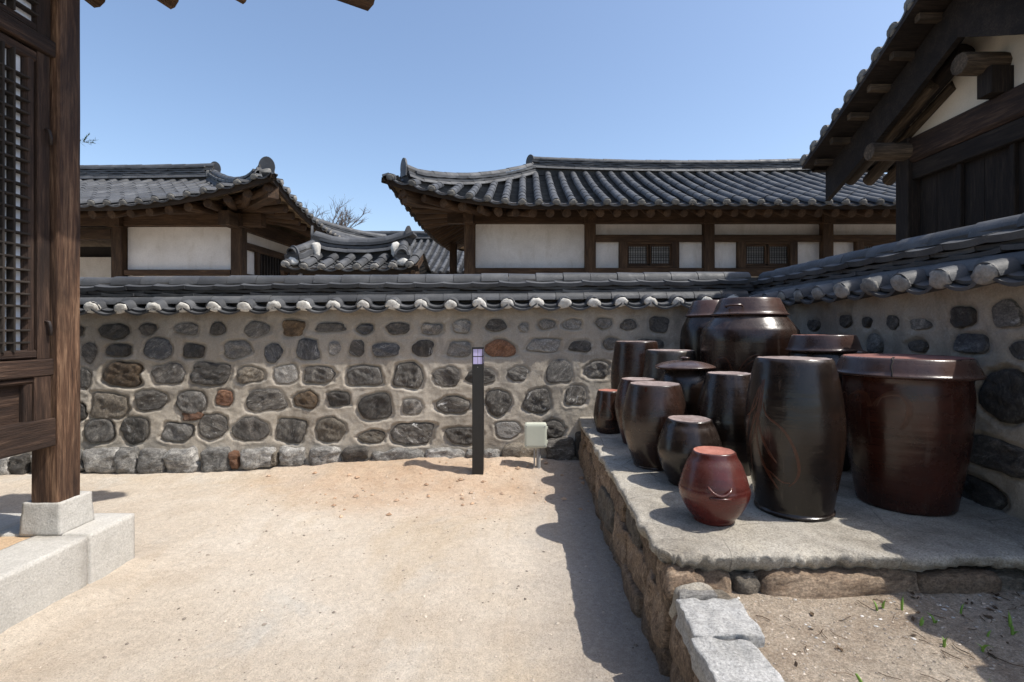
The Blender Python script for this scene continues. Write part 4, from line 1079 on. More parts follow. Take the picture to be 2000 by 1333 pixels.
# ------------------------------------------------------------------ timber hall on the left (post, door, eave overhead)
hF = thing('hall', 'near timber hall at left with weathered post, lattice door and rafter ends overhead', 'hall', (0, 0, 0))
PX, PY0, PY1 = -2.668, 2.93, 3.082
beam('post', (PX - .082, (PY0 + PY1)/2, .49), (PX - .082, (PY0 + PY1)/2, 3.7), .152, .164, W_POST, hF, .010, up=Vector((1, 0, 0)), wob=.0015, nseg=10)
dl = obj('door', None, hF)
DX = -2.742
beam('stile', (DX, 2.878, 1.325), (DX, 2.878, 3.035), .074, .080, W_DOOR, dl, .004, up=Vector((1, 0, 0)))
beam('stile_moulding', (DX, 2.808, 1.335), (DX, 2.808, 3.02), .064, .066, W_DOOR, dl, .016, up=Vector((1, 0, 0)))
beam('stile', (DX, 2.02, 1.325), (DX, 2.02, 3.035), .085, .075, W_DOOR, dl, .004, up=Vector((1, 0, 0)))
beam('rail', (DX, 2.0, 1.352), (DX, 2.836, 1.352), .075, .05, W_DOOR, dl, .01)
beam('rail', (DX, 2.0, 3.0), (DX, 2.836, 3.0), .075, .06, W_DOOR, dl, .01)
mb = MB(); mb.box(DX + .004, DX + .006, 2.05, 2.80, 1.37, 2.98); obj('paper', mb.me('paper', PAPER), dl)
for i in range(13): beam('muntin', (DX + .027, 2.706 - .057 * i, 1.37), (DX + .027, 2.706 - .057 * i, 2.98), .012, .042, W_LATT, dl, .002, up=Vector((1, 0, 0)))
for i in range(23): beam('muntin', (DX + .0275, 2.06, 1.418 + .0655 * i), (DX + .0275, 2.79, 1.418 + .0655 * i), .040, .011, W_LATT, dl, .002)
hb = obj('latch', None, hF)
for z in (1.50, 2.58):
    V, F = tube([(DX + .04, 2.885, z + .035), (DX + .058, 2.89, z + .03), (DX + .062, 2.895, z - .01), (DX + .058, 2.897, z - .045)], .009, 6)
    obj('hasp', mesh('hasp', V, F, IRON, True), hb)
beam('lock_rail', (DX + .006, 1.6, 1.275), (DX + .006, 2.925, 1.275), .09, .095, W_DOOR, hF, .006)
beam('panel_moulding', (DX + .006, 1.6, 1.208), (DX + .006, 2.83, 1.208), .06, .035, W_DOOR, hF, .012)
beam('panel_stile', (DX + .004, 2.87, .985), (DX + .004, 2.87, 1.226), .10, .082, W_DOOR, hF, .006, up=Vector((1, 0, 0)))
beam('panel_stile', (DX + .006, 2.805, .985), (DX + .006, 2.805, 1.19), .05, .05, W_DOOR, hF, .014, up=Vector((1, 0, 0)))
mb = MB(); mb.box(DX - .02, DX - .005, 1.6, 2.79, .97, 1.2)
obj('door_panel', mesh('door_panel', [(v[1], -v[0], v[2]) for v in mb.V], mb.F, W_DOOR, False), hF, Matrix.Rotation(pi/2, 4, 'Z'))
beam('sill_beam', (DX + .012, 1.6, .905), (DX + .012, 2.925, .905), .10, .16, W_DOOR, hF, .006)
beam('lintel', (DX + .012, 1.6, 3.085), (DX + .012, 2.925, 3.085), .10, .09, W_DOOR, hF, .006)
dt = obj('transom', None, hF)
beam('rail', (DX, 1.9, 3.16), (DX, 2.836, 3.16), .075, .05, W_DOOR, dt, .01)
beam('stile', (DX, 2.880, 3.135), (DX, 2.880, 3.5), .085, .075, W_DOOR, dt, .004, up=Vector((1, 0, 0)))
mb = MB(); mb.box(DX + .004, DX + .006, 1.9, 2.84, 3.18, 3.5); obj('paper', mb.me('paper', PAPER), dt)
for i in range(8): beam('muntin', (DX + .027, 2.706 - .057 * i, 3.18), (DX + .027, 2.706 - .057 * i, 3.5), .012, .042, W_LATT, dt, .002, up=Vector((1, 0, 0)))
for i in range(4): beam('muntin', (DX + .0275, 2.3, 3.23 + .0655 * i), (DX + .0275, 2.84, 3.23 + .0655 * i), .040, .011, W_LATT, dt, .002)
mb = MB(); mb.box(-6.0, -2.80, -1.5, 2.9, .99, 3.6); obj('inner_wall', mb.me('inner_wall', SHADE), hF)
beam('wall_plate', (-2.75, -1.5, 3.60), (-2.75, 2.92, 3.60), .16, .2, W_DOOR, hF); beam('wall_plate', (-7, 3.0, 3.56), (-2.74, 3.0, 3.56), .16, .2, W_DOOR, hF)
rfF = obj('roof', None, hF)
RF = Roof(-9.5, -1.70, -6.0, 3.62, 3.87, 1.5, -5.2, -5.2, -1.0, F=.42, Fo=.42, a=.75)
RF.xr0, RF.xr1 = -5.3, -5.1; RF.yr = -1.2
lay_roof(RF, rfF, 'back', .30, .36, .08, indiv=lambda t, k: k == 0 and t > -4, eave_indiv=True)
lay_roof(RF, rfF, 'right', .30, .36, .08, indiv=lambda t, k: k == 0 and t > 1.5, eave_indiv=True)
lay_roof(RF, rfF, 'left', .30, .36, .08, indiv=lambda t, k: False, eave_indiv=False, bed_step=.5)
lay_roof(RF, rfF, 'front', .30, .36, .08, indiv=lambda t, k: False, eave_indiv=False, bed_step=.5)
ridge_run(rfF, hip_pts(RF, (1, 1)), .26, .085, .36, .22, 2)
for (ax, ay, az, w_) in ((-2.98, 3.58, 3.79, .12), (-2.48, 3.62, 3.81, .12), (-2.0, 3.66, 3.87, .11)):
    beam('rafter', (ax, ay, az), (-3.1 + (ax + 2.7) * .3, 2.5, 3.98), w_, w_, W_RAFTER, rfF, .035)
beam('hip_rafter', (-1.20, 3.97, 4.08), (-2.9, 2.55, 3.95), .17, .20, W_RAFTER, rfF, .03)
for i in range(6): beam('rafter', (-1.78, 3.0 - .42 * i, 3.78), (-3.0, 2.7 - .42 * i if i else 2.5, 4.15), .12, .12, W_RAFTER, rfF, .035)

# granite plinth and platform
V, F = block_geo(.110, .110, .0925, 5, n=14, p=70, rough=.006, rel=.4)
V = [(x * (1.03 - .045 * z / .0925), y * (1.03 - .045 * z / .0925), z) for x, y, z in V]
thing('plinth_stone', 'pale granite plinth block under the weathered timber post', 'plinth', (PX - .098, 3.035, .405), me=mesh('plinth_stone', V, F, ST_PLAT, True))
pf = thing('stone_platform', 'low pale granite platform of the timber hall at bottom left', 'platform', (0, 0, 0))
def kerb(x0, x1, y0, y1, z0, z1, seed):
    V, F = block_geo((x1 - x0)/2, (y1 - y0)/2, (z1 - z0)/2, seed, n=18, p=90, rough=.004, rel=.4)
    return obj('granite_slab', mesh('granite_slab', V, F, ST_PLAT, True), pf, T((x0 + x1)/2, (y0 + y1)/2, (z0 + z1)/2))
kerb(-3.05, -2.488, 2.932, 3.27, -.15, .317, 61); kerb(-2.80, -2.494, 1.35, 2.924, -.15, .313, 62); kerb(-2.80, -2.492, -.3, 1.342, -.15, .314, 63); kerb(-4.6, -3.056, 2.94, 3.27, -.15, .316, 64)
V = [(-6 + .1 * i, -1 + .1 * j, .302 + .006 * fbm(i * .4, j * .4, 2, 3)) for j in range(42) for i in range(33)]
F = [(j*33 + i, j*33 + i + 1, (j+1)*33 + i + 1, (j+1)*33 + i) for j in range(41) for i in range(32)]
obj('earth_floor', mesh('earth_floor', V, F, simple('ochre_earth', (.40, .27, .155), (.52, .38, .25), 3, 'pos', bump=.008, rnd=0)), pf)

# ------------------------------------------------------------------ jar terrace
TZ = .53
tr = thing('stone_terrace', 'raised stone terrace with rough concrete top that carries the jars', 'terrace', (0, 0, 0))
def edge_l(y): return .575 + .018 * fbm(y * 2.1, 3.3, 0, 4) + .012 * noise.noise(Vector((y * 8, 1, 1))) + .006 * noise.noise(Vector((y * 27, 1, 1)))
def edge_f(x): return 2.20 + .02 * fbm(x * 2.3, 7.7, 0, 4) + .03 * noise.noise(Vector((x * 3.1, 4, 2))) + .012 * noise.noise(Vector((x * 24, 4, 2))) - .045 * max(0, min(1, (x - .95) / .8))
NX, NY = 190, 250
def slab_pt(i, j, lift=0):
    fx_, fy_ = i / NX, j / NY
    y = 2.2 + (5.62 - 2.2) * fy_
    x0 = edge_l(max(y, 2.3)); x = x0 + (2.56 - x0) * fx_
    y0 = edge_f(x); cr = max(0, 1 - sqrt(((x - x0) / .09) ** 2 + ((y - 2.2) / .10) ** 2))
    y = y0 + (5.62 - y0) * fy_ ** 1.15
    x += .05 * cr
    e = min(x - x0, (y - y0))
    z = TZ + .006 * fbm(x * 2, y * 2, 5, 4) + .0035 * fbm(x * 14, y * 14, 1, 3) - .010 * max(0, 1 - e / .018) ** 2 + .010 * max(0, 1 - e / .09) * noise.noise(Vector((x * 11, y * 11, 3))) + .009 * max(0, 1 - e / .09) * noise.noise(Vector((x * 45, y * 45, 3)))
    z += .012 * max(0, (y - 4.6)) 
    return (x, y, z)
V = [slab_pt(i, j) for j in range(NY + 1) for i in range(NX + 1)]
F = [(j*(NX+1) + i, j*(NX+1) + i + 1, (j+1)*(NX+1) + i + 1, (j+1)*(NX+1) + i) for j in range(NY) for i in range(NX)]
# crumbling rim turned down along the left and front edges
rim = [j*(NX+1) for j in range(NY, -1, -1)] + [i for i in range(1, NX + 1)]
prev = rim
for lev in range(1, 5):
    cur = []
    for q, k in enumerate(rim):
        x, y, z = V[k]; left = q <= NY
        dn = (.022 * lev); inn = .008 * lev ** 1.5 + .015 * noise.noise(Vector((x * 12, y * 12, lev * .5))) + .014 * noise.noise(Vector((x * 46, y * 46, lev * 1.3))) - .006
        if left and y > 2.26: cur.append(len(V)); V.append((x + inn, y, z - dn))
        elif left: cur.append(len(V)); V.append((x + inn * .7, y + inn * .7, z - dn))
        else: cur.append(len(V)); V.append((x, y + inn, z - dn * (1 - .35 * max(0, min(1, (x - 1.2) / .8)))))
    for q in range(len(rim) - 1): F.append((prev[q], cur[q], cur[q+1], prev[q+1]))
    prev = cur
obj('slab', mesh('slab', V, F, SLAB, True), tr)
mb = MB(); mb.box(.66, 2.56, 2.30, 5.6, -.1, .50); obj('core', mb.me('core', simple('terrace_fill', (.07, .055, .042), (.13, .10, .08), 6, 'pos', rnd=0)), tr)
sd_ = 300
lay = [(0.30, .45, [2.16, 2.72, 3.12, 3.62, 3.98, 4.42, 4.78, 5.10, 5.40]), (.10, .32, [2.2, 2.50, 2.98, 3.40, 3.95, 4.3, 4.75, 5.15, 5.40]), (-.1, .13, [2.18, 2.62, 3.2, 3.7, 4.2, 4.8, 5.4])]
for za, zb, yy in lay:
    for k in range(len(yy) - 1):
        sd_ += 1; hy = (yy[k+1] - yy[k]) / 2 * .975; hz = (zb - za) / 2 * 1.0
        block('stone', (.685 + jit(.014) - (.02 if za < .2 else 0), (yy[k] + yy[k+1]) / 2, (za + zb) / 2 + jit(.012)), (.085, hy, hz), ST_TERR if RNG.random() < .8 else ST['T'], tr, sd_, (jit(.05), jit(.07), jit(.05)), n=11, p=9, rough=.20, rel=2.0)
for (x0, x1, z0, z1, yo, m) in ((.60, .74, .20, .47, 2.20, ST_TERR), (.72, .90, .26, .445, 2.235, ST_TERR), (.90, 1.02, .30, .43, 2.225, ST['T']), (1.01, 1.70, .28, .46, 2.195, ST_TERR), (1.69, 2.02, .30, .45, 2.19, ST_TERR), (2.0, 2.5, .28, .44, 2.20, ST['T'])):
    sd_ += 1
    block('stone', ((x0 + x1)/2, yo + .05, (z0 + z1)/2), ((x1 - x0)/2 * 1.02, .085, (z1 - z0)/2), m, tr, sd_, (jit(.05), jit(.04), jit(.05)), n=9, p=5, rough=.2, rel=1.2)

# ------------------------------------------------------------------ planting bed and its granite edging
def sz(x, y): return .362 + .028 * max(0, x - 1.5) + .016 * fbm(x * 1.6, y * 1.6, 6, 4) + .006 * fbm(x * 9, y * 9, 2, 3) + .05 * max(0, (y - 1.95)) * max(0, min(1, (x - 1.6)))
xs = [.74 + .022 * i for i in range(85)]; ys = [-.6, 0] + [.4 + .022 * i for i in range(87)]
V = [(x, y, sz(x, y)) for y in ys for x in xs]; nx = len(xs)
F = [(j*nx + i, j*nx + i + 1, (j+1)*nx + i + 1, (j+1)*nx + i) for j in range(len(ys) - 1) for i in range(nx - 1)]
obj('garden_soil', mesh('garden_soil', V, F, SOIL), kind='structure')
ed = thing('garden_edging', 'granite-capped stone edging of the planting bed below the terrace', 'edging', (0, 0, 0))
def cap_stone(x0, x1, y0, y1, z0, z1, seed, m=ST_GRAN, sk=0, **kw):
    a = dict(n=20, p=40, rough=.035, rel=1.5); a.update(kw)
    V, F = block_geo((x1 - x0)/2, (y1 - y0)/2, (z1 - z0)/2, seed, **a)
    V = [(x + sk * y, y, z) for x, y, z in V]
    return obj('cap_stone', mesh('cap_stone', V, F, m, True), ed, T((x0 + x1)/2, (y0 + y1)/2, (z0 + z1)/2))
cap_stone(.605, .855, 1.815, 2.055, .305, .412, 401)
cap_stone(.600, .815, 1.20, 1.808, .295, .402, 402, sk=-.05)
cap_stone(.60, .82, .55, 1.19, .295, .402, 403)
cap_stone(.62, .775, 2.06, 2.10, .30, .425, 404, ST['L'], n=7, rough=.09)
block('stone', (.70, 2.135, .34), (.085, .035, .10), SLAB, ed, 405, (.35, 0, .1), n=8, p=4, rough=.15)
block('stone', (.815, 2.12, .37), (.05, .05, .03), ST['T'], ed, 406, (.1, .2, .4), n=6, p=4, rough=.25)
for k, (y0, y1, z0, z1, m) in enumerate(((1.84, 2.13, -.08, .33, ST_TERR), (1.58, 1.86, .06, .31, ST_TERR), (1.3, 1.6, -.02, .31, ST['T']), (1.55, 1.84, -.1, .10, ST_TERR), (.95, 1.33, -.08, .3, ST_TERR), (.5, .97, -.1, .3, ST_TERR))):
    block('stone', (.68, (y0 + y1)/2, (z0 + z1)/2), (.085, (y1 - y0)/2 * 1.02, (z1 - z0)/2), m, ed, 420 + k, (jit(.06), jit(.06), jit(.04)), n=9, p=5, rough=.2, rel=1.3)
mb = MB(); mb.box(.70, .80, .3, 2.1, -.1, .33); obj('core', mb.me('core', SLAB), ed)
def bed_xy(r):
    while True:
        x, y = r.uniform(.84, 2.45), r.uniform(.7, 2.17)
        if x > .9 or y > 1.0: return x, y
pebble_mass('bed_gravel', 4200, bed_xy, PEB, .002, .008, 12, sz)
pebble_mass('pale_bed_grit', 150, lambda r: (min(2.4, max(.9, r.gauss(1.6, .45))), 2.16 - abs(r.gauss(0, .16))), PEB_W, .003, .011, 13, sz, .45)
mb = MB(); r = random.Random(4)
for i in range(260):
    x, y = bed_xy(r); x = x if r.random() < .4 else min(2.4, x + .5)
    a = r.uniform(0, 6.28); L = r.uniform(.012, .075); k = r.uniform(-.6, .6); pts = []
    for q in range(4):
        xx = x + L * q / 3 * cos(a + k * q / 3); yy = min(2.17, y + L * q / 3 * sin(a + k * q / 3)); pts.append((xx, yy, sz(xx, yy) + .004 + .004 * r.random()))
    mb.add(*tube(pts, r.uniform(.0006, .0016), 4))
obj('dry_twigs', mb.me('dry_twigs', TWIG, True), kind='stuff')
lf = MB(); r = random.Random(31)
for i in range(170):
    x, y = bed_xy(r); x = x if r.random() < .25 else min(2.42, x + .55)
    s_ = r.uniform(.006, .019); a = r.uniform(0, 6.28)
    M = T(x, y, sz(x, y) + .003) @ Matrix.Rotation(a, 4, 'Z') @ Matrix.Rotation(r.uniform(-.5, .5), 4, 'X')
    lf.add([(-s_, 0, 0), (-s_ * .3, s_ * .42, .2 * s_), (s_ * .6, s_ * .3, 0), (s_, 0, .25 * s_), (s_ * .5, -s_ * .35, .1 * s_), (-s_ * .4, -s_ * .4, .3 * s_)], [(0, 5, 4, 3), (0, 3, 2, 1)], M)
obj('dry_leaves', lf.me('dry_leaves', TWIG, False), kind='stuff')
def blade(L, r0, lean, az, curl, seed, node=False):
    pts = []; n = 9
    for i in range(n):
        f = i / (n - 1); a = lean * f + curl * f * f
        pts.append((L * f * sin(a) * cos(az), L * f * sin(a) * sin(az), L * f * cos(a) - .008))
    tp = (lambda f: (1 - .25 * f) * (1 if f < .9 else .75) + (.22 if abs(f - .45) < .07 else 0)) if node else (lambda f: .75 + .35 * sin(f * pi) - .95 * max(0, f - .55) / .45)
    return tube(pts, r0, 6, .7, True, tp)
gS = 'green shoots in the planting bed'
def at_bed(px, py, zz=.37): d = (1.5 - zz) / ((py - 640) / 1000); return ((px - 1025) / 1000 * d, d)
spots = [(1.41, 2.05), (1.44, 2.06), (1.51, 2.05), (1.50, 1.94), (1.56, 1.95), (1.49, 1.82), (1.50, 1.83), (1.69, 1.87), (1.60, 1.79), (1.79, 1.88), (1.82, 1.92), (1.87, 1.90), (1.955, 1.79), (2.0, 1.76), (2.08, 1.60), (1.72, 2.02), (2.22, 1.95), (1.43, 1.55), (2.13, 2.12)]
SPL = ['short stubby shoot at the foot of the long terrace stone, left of its pair', 'thin shoot just right of the stubby one, by the terrace stone', 'straight upright shoot standing close to the long terrace stone',
 'low shoot with a bent leaf, left of a taller sunlit one', 'sturdy sunlit shoot next to the low bent one', 'slim shoot beside a twig in the middle of the sunny soil', 'thin twin right behind the slim shoot by the twig', 'short shoot in the sun, midway to the shadow edge', 'single slender shoot in the sunny middle of the bed',
 'bright shoot right on the sunny side of the shadow edge', 'small curled shoot behind the bright one at the shadow edge', 'shaded shoot just inside the shadow edge', 'shaded shoot of the close pair in the dark soil', 'second shoot of the shaded pair, a little nearer the viewer', 'leaning shoot at the bottom right corner of the bed',
 'dim shoot in the shade near the end of the long stone', 'dim shoot far in the shade towards the side wall', 'small sunlit shoot between the grass tuft and the granite edging', 'faint shoot in deep shade by the terrace rim']
for i, (x, y) in enumerate(spots):
    r = random.Random(i + 60); L = r.uniform(.035, .075)
    mb = MB(); mb.add(*blade(L, .0048, r.uniform(-.1, .3), r.uniform(0, 6.28), r.uniform(0, .5), i))
    if r.random() < .45: mb.add(*blade(L * .6, .0036, r.uniform(.2, .5), r.uniform(0, 6.28), .3, i + 50), T(.008, .004, 0))
    thing('sprout', SPL[i], 'sprout', (x, y, sz(x, y)), group=gS, me=mb.me('sprout', SPROUT, True))
thing('sprout', 'tallest green shoot, jointed and leaning, near the granite edging at the bottom edge', 'sprout', (.985, 1.455, sz(.985, 1.455)), group=gS,
      me=mesh('sprout', *blade(.16, .0075, -.22, 0, -.05, 1, True), SPROUT, True))
for i, (x, y) in enumerate(((1.24, 1.44), (1.60, 1.46))):
    mb = MB(); r = random.Random(i + 5)
    for k in range(7): mb.add(*blade(r.uniform(.03, .07), .0022, r.uniform(.2, .9), r.uniform(0, 6.28), r.uniform(.2, .7), k))
    thing('grass_tuft', ['small grass tuft beside the tallest shoot at the bottom edge', 'spreading grass tuft at the bottom right, close to the shadow edge'][i], 'grass', (x, y, sz(x, y)), me=mb.me('grass_tuft', SPROUT, True))

# ------------------------------------------------------------------ jars
def prof_interp(pts, n=56):
    out = []; m = len(pts)
    for i in range(m - 1):
        p0, p1, p2, p3 = pts[max(i-1, 0)], pts[i], pts[i+1], pts[min(i+2, m-1)]
        k = max(2, round(n * abs(p2[1] - p1[1]) / max(.01, max(q[1] for q in pts))))
        for j in range(k):
            f = j / k
            out.append(tuple(.5 * ((2*p1[c]) + (-p0[c] + p2[c])*f + (2*p0[c] - 5*p1[c] + 4*p2[c] - p3[c])*f*f + (-p0[c] + 3*p1[c] - 3*p2[c] + p3[c])*f**3) for c in (0, 1)))
    out.append(pts[-1]); return out

def lathe(prof, seg=56, rip=.0, seed=0, wob=.004, closed_top=False):
    V = []; F = []
    for i, (r, z) in enumerate(prof):
        for k in range(seg):
            t = 2*pi*k/seg
            rr = r * (1 + wob * sin(t + seed) + wob * .6 * sin(2*t + seed * 2 + z * 6)) + rip * noise.noise(Vector((seed, z * 38, .5 * sin(t))))
            V.append((rr*cos(t), rr*sin(t), z + .0015 * sin(t * 2 + seed)))
    for i in range(len(prof) - 1):
        for k in range(seg):
            a = i*seg + k; b = i*seg + (k+1) % seg; F.append((a, b, b + seg, a + seg))
    if closed_top: F.append(tuple((len(prof) - 1)*seg + k for k in range(seg)))
    return V, F

def disc(r, z, seed, m, dish=.011, seg=48):
    V = [(0, 0, z - dish)]; F = []
    for j in range(1, 7):
        rr = r * j / 6
        for k in range(seg):
            t = 2*pi*k/seg
            V.append((rr*cos(t), rr*sin(t), z - dish * (1 - (j/6)**6) + .0025 * noise.noise(Vector((rr*cos(t)*30, rr*sin(t)*30, seed)))))
    for k in range(seg): F.append((0, 1 + k, 1 + (k+1) % seg))
    for j in range(5):
        for k in range(seg): a = 1 + j*seg + k; b = 1 + j*seg + (k+1) % seg; F.append((a, a + seg, b + seg, b))
    return mesh('base', V, F, m, True)

JARS = {}; JSEED = {}
def jar(key, label, x, y, prof, gl, base=None, base_m=BISQ, rings=(), group='onggi jars on the terrace', z=TZ, tilt=(0, 0)):
    g = thing('jar', label, 'jar', (x, y, z), (tilt[0], tilt[1], -atan2(x, y)), 'earthenware jars on the terrace')
    # local -Y of the jar faces the viewer
    P = prof_interp(prof); seed = len(JARS) * 3.7
    P = [(r + sum(a * max(0, 1 - abs(zz - c) / wd) for c, wd, a in rings), zz) for r, zz in P]
    obj('body', mesh('body', *lathe(P, 96, .0008, seed), gl, True), g)
    if base: obj('base', disc(base[0], base[1], seed, base_m), g)
    JARS[key] = (g, P); JSEED[key] = seed
    return g

def rad(P, z):
    for i in range(len(P) - 1):
        z0, z1 = P[i][1], P[i+1][1]
        if min(z0, z1) <= z <= max(z0, z1) and z0 != z1: return P[i][0] + (P[i+1][0] - P[i][0]) * (z - z0) / (z1 - z0)
    return P[-1][0]

def mark(key, pts, r=.0032, name='finger_mark', m=MARK, out=.0):
    """finger-drawn line on a jar: pts are (sin of azimuth from the viewer's side, height)"""
    g, P = JARS[key]; path = []
    Q = prof_smooth2(pts)
    for s, z in Q:
        a = math.asin(max(-1, min(1, s))); t_ = a - pi/2; sd_j = JSEED[key]
        rr = rad(P, z) * (1 + .004 * sin(t_ + sd_j) + .0024 * sin(2*t_ + sd_j * 2 + z * 6)) + .0008 * noise.noise(Vector((sd_j, z * 38, .5 * sin(t_)))) + out
        path.append((rr * sin(a), -rr * cos(a), z))
    V = []; F = []; n = len(path); Pp = [Vector(q) for q in path]
    for i in range(n):
        f = i / (n - 1); d = (Pp[min(i+1, n-1)] - Pp[max(i-1, 0)]).normalized(); nr = Vector((Pp[i].x, Pp[i].y, 0)).normalized()
        sd = d.cross(nr).normalized() * r * 1.9 * (.35 + .65 * sin(pi * f) ** .7) * (1 + .25 * noise.noise(Vector((f * 9, r * 999, 1))))
        for k_, o_ in ((-1, .0001), (-.5, .0007), (.5, .0007), (1, .0001)): V.append(tuple(Pp[i] + sd * k_ + nr * o_))
    for i in range(n - 1):
        for k_ in range(3): q = 4*i + k_; F.append((q, q + 1, q + 5, q + 4))
    return obj(name, mesh(name, V, F, m, True), g)

def prof_smooth2(pts, k=8):
    out = []; m = len(pts)
    for i in range(m - 1):
        p0, p1, p2, p3 = pts[max(i-1, 0)], pts[i], pts[i+1], pts[min(i+2, m-1)]
        for j in range(k):
            f = j / k
            out.append(tuple(.5 * ((2*p1[c]) + (-p0[c] + p2[c])*f + (2*p0[c] - 5*p1[c] + 4*p2[c] - p3[c])*f*f + (-p0[c] + 3*p1[c] - 3*p2[c] + p3[c])*f**3) for c in (0, 1)))
    out.append(pts[-1]); return out

def upside(h, rt, zw, rw, rb, lip=.003, k=.5):
    """jar standing on its mouth: narrow unglazed base on top"""
    return [(rb - .004, 0), (rb + .002, .008), (rb + .003, .018), (rb + (rw - rb) * .46, zw * .36), (rb + (rw - rb) * .82, zw * .68), (rw - (rw - rb) * .03, zw * .9), (rw - (rw - rt) * .015, zw + (h - zw) * .08), (rw - (rw - rt) * .20, zw + (h - zw) * .36), (rw - (rw - rt) * .56, zw + (h - zw) * .68), (rt + .008, h - .028), (rt + .001, h - .005), (rt - .006, h)]

jar('J6', 'tall black jar standing upside down with reddish finger-drawn curves, in front of the rest', 1.435, 2.735, [(.186, 0), (.193, .008), (.193, .020), (.187, .030), (.207, .15), (.228, .28), (.240, .43), (.233, .56), (.216, .68), (.196, .775), (.189, .797), (.181, .808)], GL_BLACK, (.178, .807), BISQ, rings=((.245, .006, .002), (.225, .005, .002), (.20, .006, .0025), (.17, .006, .002)))
jar('J5', 'small oxblood-red jar upside down with a loop handle, nearest the terrace edge', .955, 2.585, upside(.35, .103, .150, .169, .098), GL_RED, (.098, .349), BISQ_RED, rings=((.17, .005, .003), (.158, .005, .003), (.145, .005, .0025), (.13, .006, .002)))
jar('J4', 'mid-size black upside-down jar just behind the red jar', 1.028, 3.20, upside(.402, .134, .20, .196, .125), GL_BLACK, (.128, .401))
jar('J3', 'brown-black upside-down jar with drips under its rim, second from the terrace edge row', .917, 3.61, upside(.577, .1735, .32, .227, .145), GL_BROWN, (.168, .576), BISQ, rings=((.28, .006, .002), (.26, .006, .002), (.12, .006, .002)))
jar('J2', 'rust-brown upside-down jar squeezed behind the drip-marked jar', .950, 4.30, upside(.54, .140, .31, .193, .125), GL_RUST, (.134, .539))
jar('J1', 'smallest jar at the left end of the terrace with a looped finger mark', .785, 4.76, upside(.388, .105, .15, .145, .115), GL_BROWN, (.10, .387), BISQ_RED)
jar('J8', 'tall brown upside-down jar by the back wall at the left', 1.10, 5.06, upside(.835, .20, .45, .248, .17), GL_BROWN, (.193, .834))
jar('J9', 'grey-brown upside-down jar between the tall left jar and the lidded pots', 1.292, 4.55, upside(.77, .205, .40, .247, .17), GL_GREY, (.198, .769))
jar('J11', 'dark upside-down jar with grey shoulder directly behind the tall black one', 1.38, 3.45, upside(.664, .145, .32, .222, .14), GL_BLACK, (.139, .663))
jar('J10', 'round black jar with a wide saucer lid and knob', 1.238, 3.96, [(.11, 0), (.125, .02), (.165, .15), (.198, .34), (.203, .46), (.19, .56), (.15, .635), (.135, .66)], GL_BLACK)
jar('J12', 'largest round jar with a flat-topped lid and ridged shoulder, at the back', 1.885, 4.30, [(.20, 0), (.215, .02), (.30, .28), (.365, .55), (.388, .74), (.388, .88), (.362, .965), (.30, 1.045), (.275, 1.07)], GL_BROWN, rings=((.905, .010, .006), (.945, .010, .006), (.86, .008, .004)))
jar('J13', 'tall lidded jar in the corner against the back wall', 1.835, 5.03, [(.17, 0), (.185, .02), (.25, .3), (.295, .6), (.30, .8), (.285, .95), (.245, 1.04), (.225, 1.08)], GL_BLACK)
jar('J14', 'low lidded jar half hidden behind the tall black one', 2.10, 3.60, [(.15, 0), (.165, .02), (.215, .2), (.258, .45), (.262, .58), (.245, .70), (.21, .78), (.20, .81)], GL_BLACK)
jar('J7', 'huge dark red-brown crock under a cracked lid, rightmost on the terrace', 2.10, 2.83, [(.212, 0), (.226, .012), (.230, .03), (.245, .12), (.276, .30), (.296, .48), (.300, .60), (.293, .68), (.297, .705), (.300, .715)], GL_RUST)

def lid(key, prof, m=GL_LID, top=None, top_m=GL_LID):
    g, _ = JARS[key]; l = obj('lid', mesh('lid', *lathe(prof_interp(prof, 60), 96, .0012, float(len(key) + prof[0][0] * 31)), m, True), g)
    if top: obj('lid_top', disc(top[0], top[1], 3, top_m, .004), l)
    return l
l10 = lid('J10', [(.215, .655), (.226, .664), (.224, .672), (.18, .692), (.11, .708), (.05, .714), (.024, .716), (.022, .724), (.034, .730), (.034, .738), (.02, .742), (.001, .743)])
l12 = lid('J12', [(.285, 1.066), (.300, 1.07), (.302, 1.082), (.288, 1.092), (.262, 1.15), (.236, 1.205), (.228, 1.212), (.222, 1.212)], GL_LID, (.224, 1.212))
l13 = lid('J13', [(.235, 1.075), (.248, 1.08), (.249, 1.09), (.238, 1.10), (.20, 1.18), (.172, 1.228), (.166, 1.23)], GL_LID, (.168, 1.23), BISQ_RED)
l14 = lid('J14', [(.225, .80), (.238, .806), (.239, .816), (.228, .826), (.215, .87), (.200, .912), (.195, .918)], GL_LID, (.196, .918), BISQ_LID)
l7 = lid('J7', [(.316, .705), (.338, .712), (.341, .722), (.330, .733), (.316, .768), (.302, .800), (.295, .808), (.288, .810)], GL_LID, (.291, .810), BISQ_LID)
# the crack across the big lid
pts = [(-.045, -.20, .812), (-.05, -.25, .812), (-.055, -.290, .809), (-.048, -.300, .796), (-.056, -.311, .772), (-.051, -.328, .733), (-.053, -.337, .718)]
obj('crack', mesh('crack', *tube(pts, .0035, 5), SHADE, True), l7)
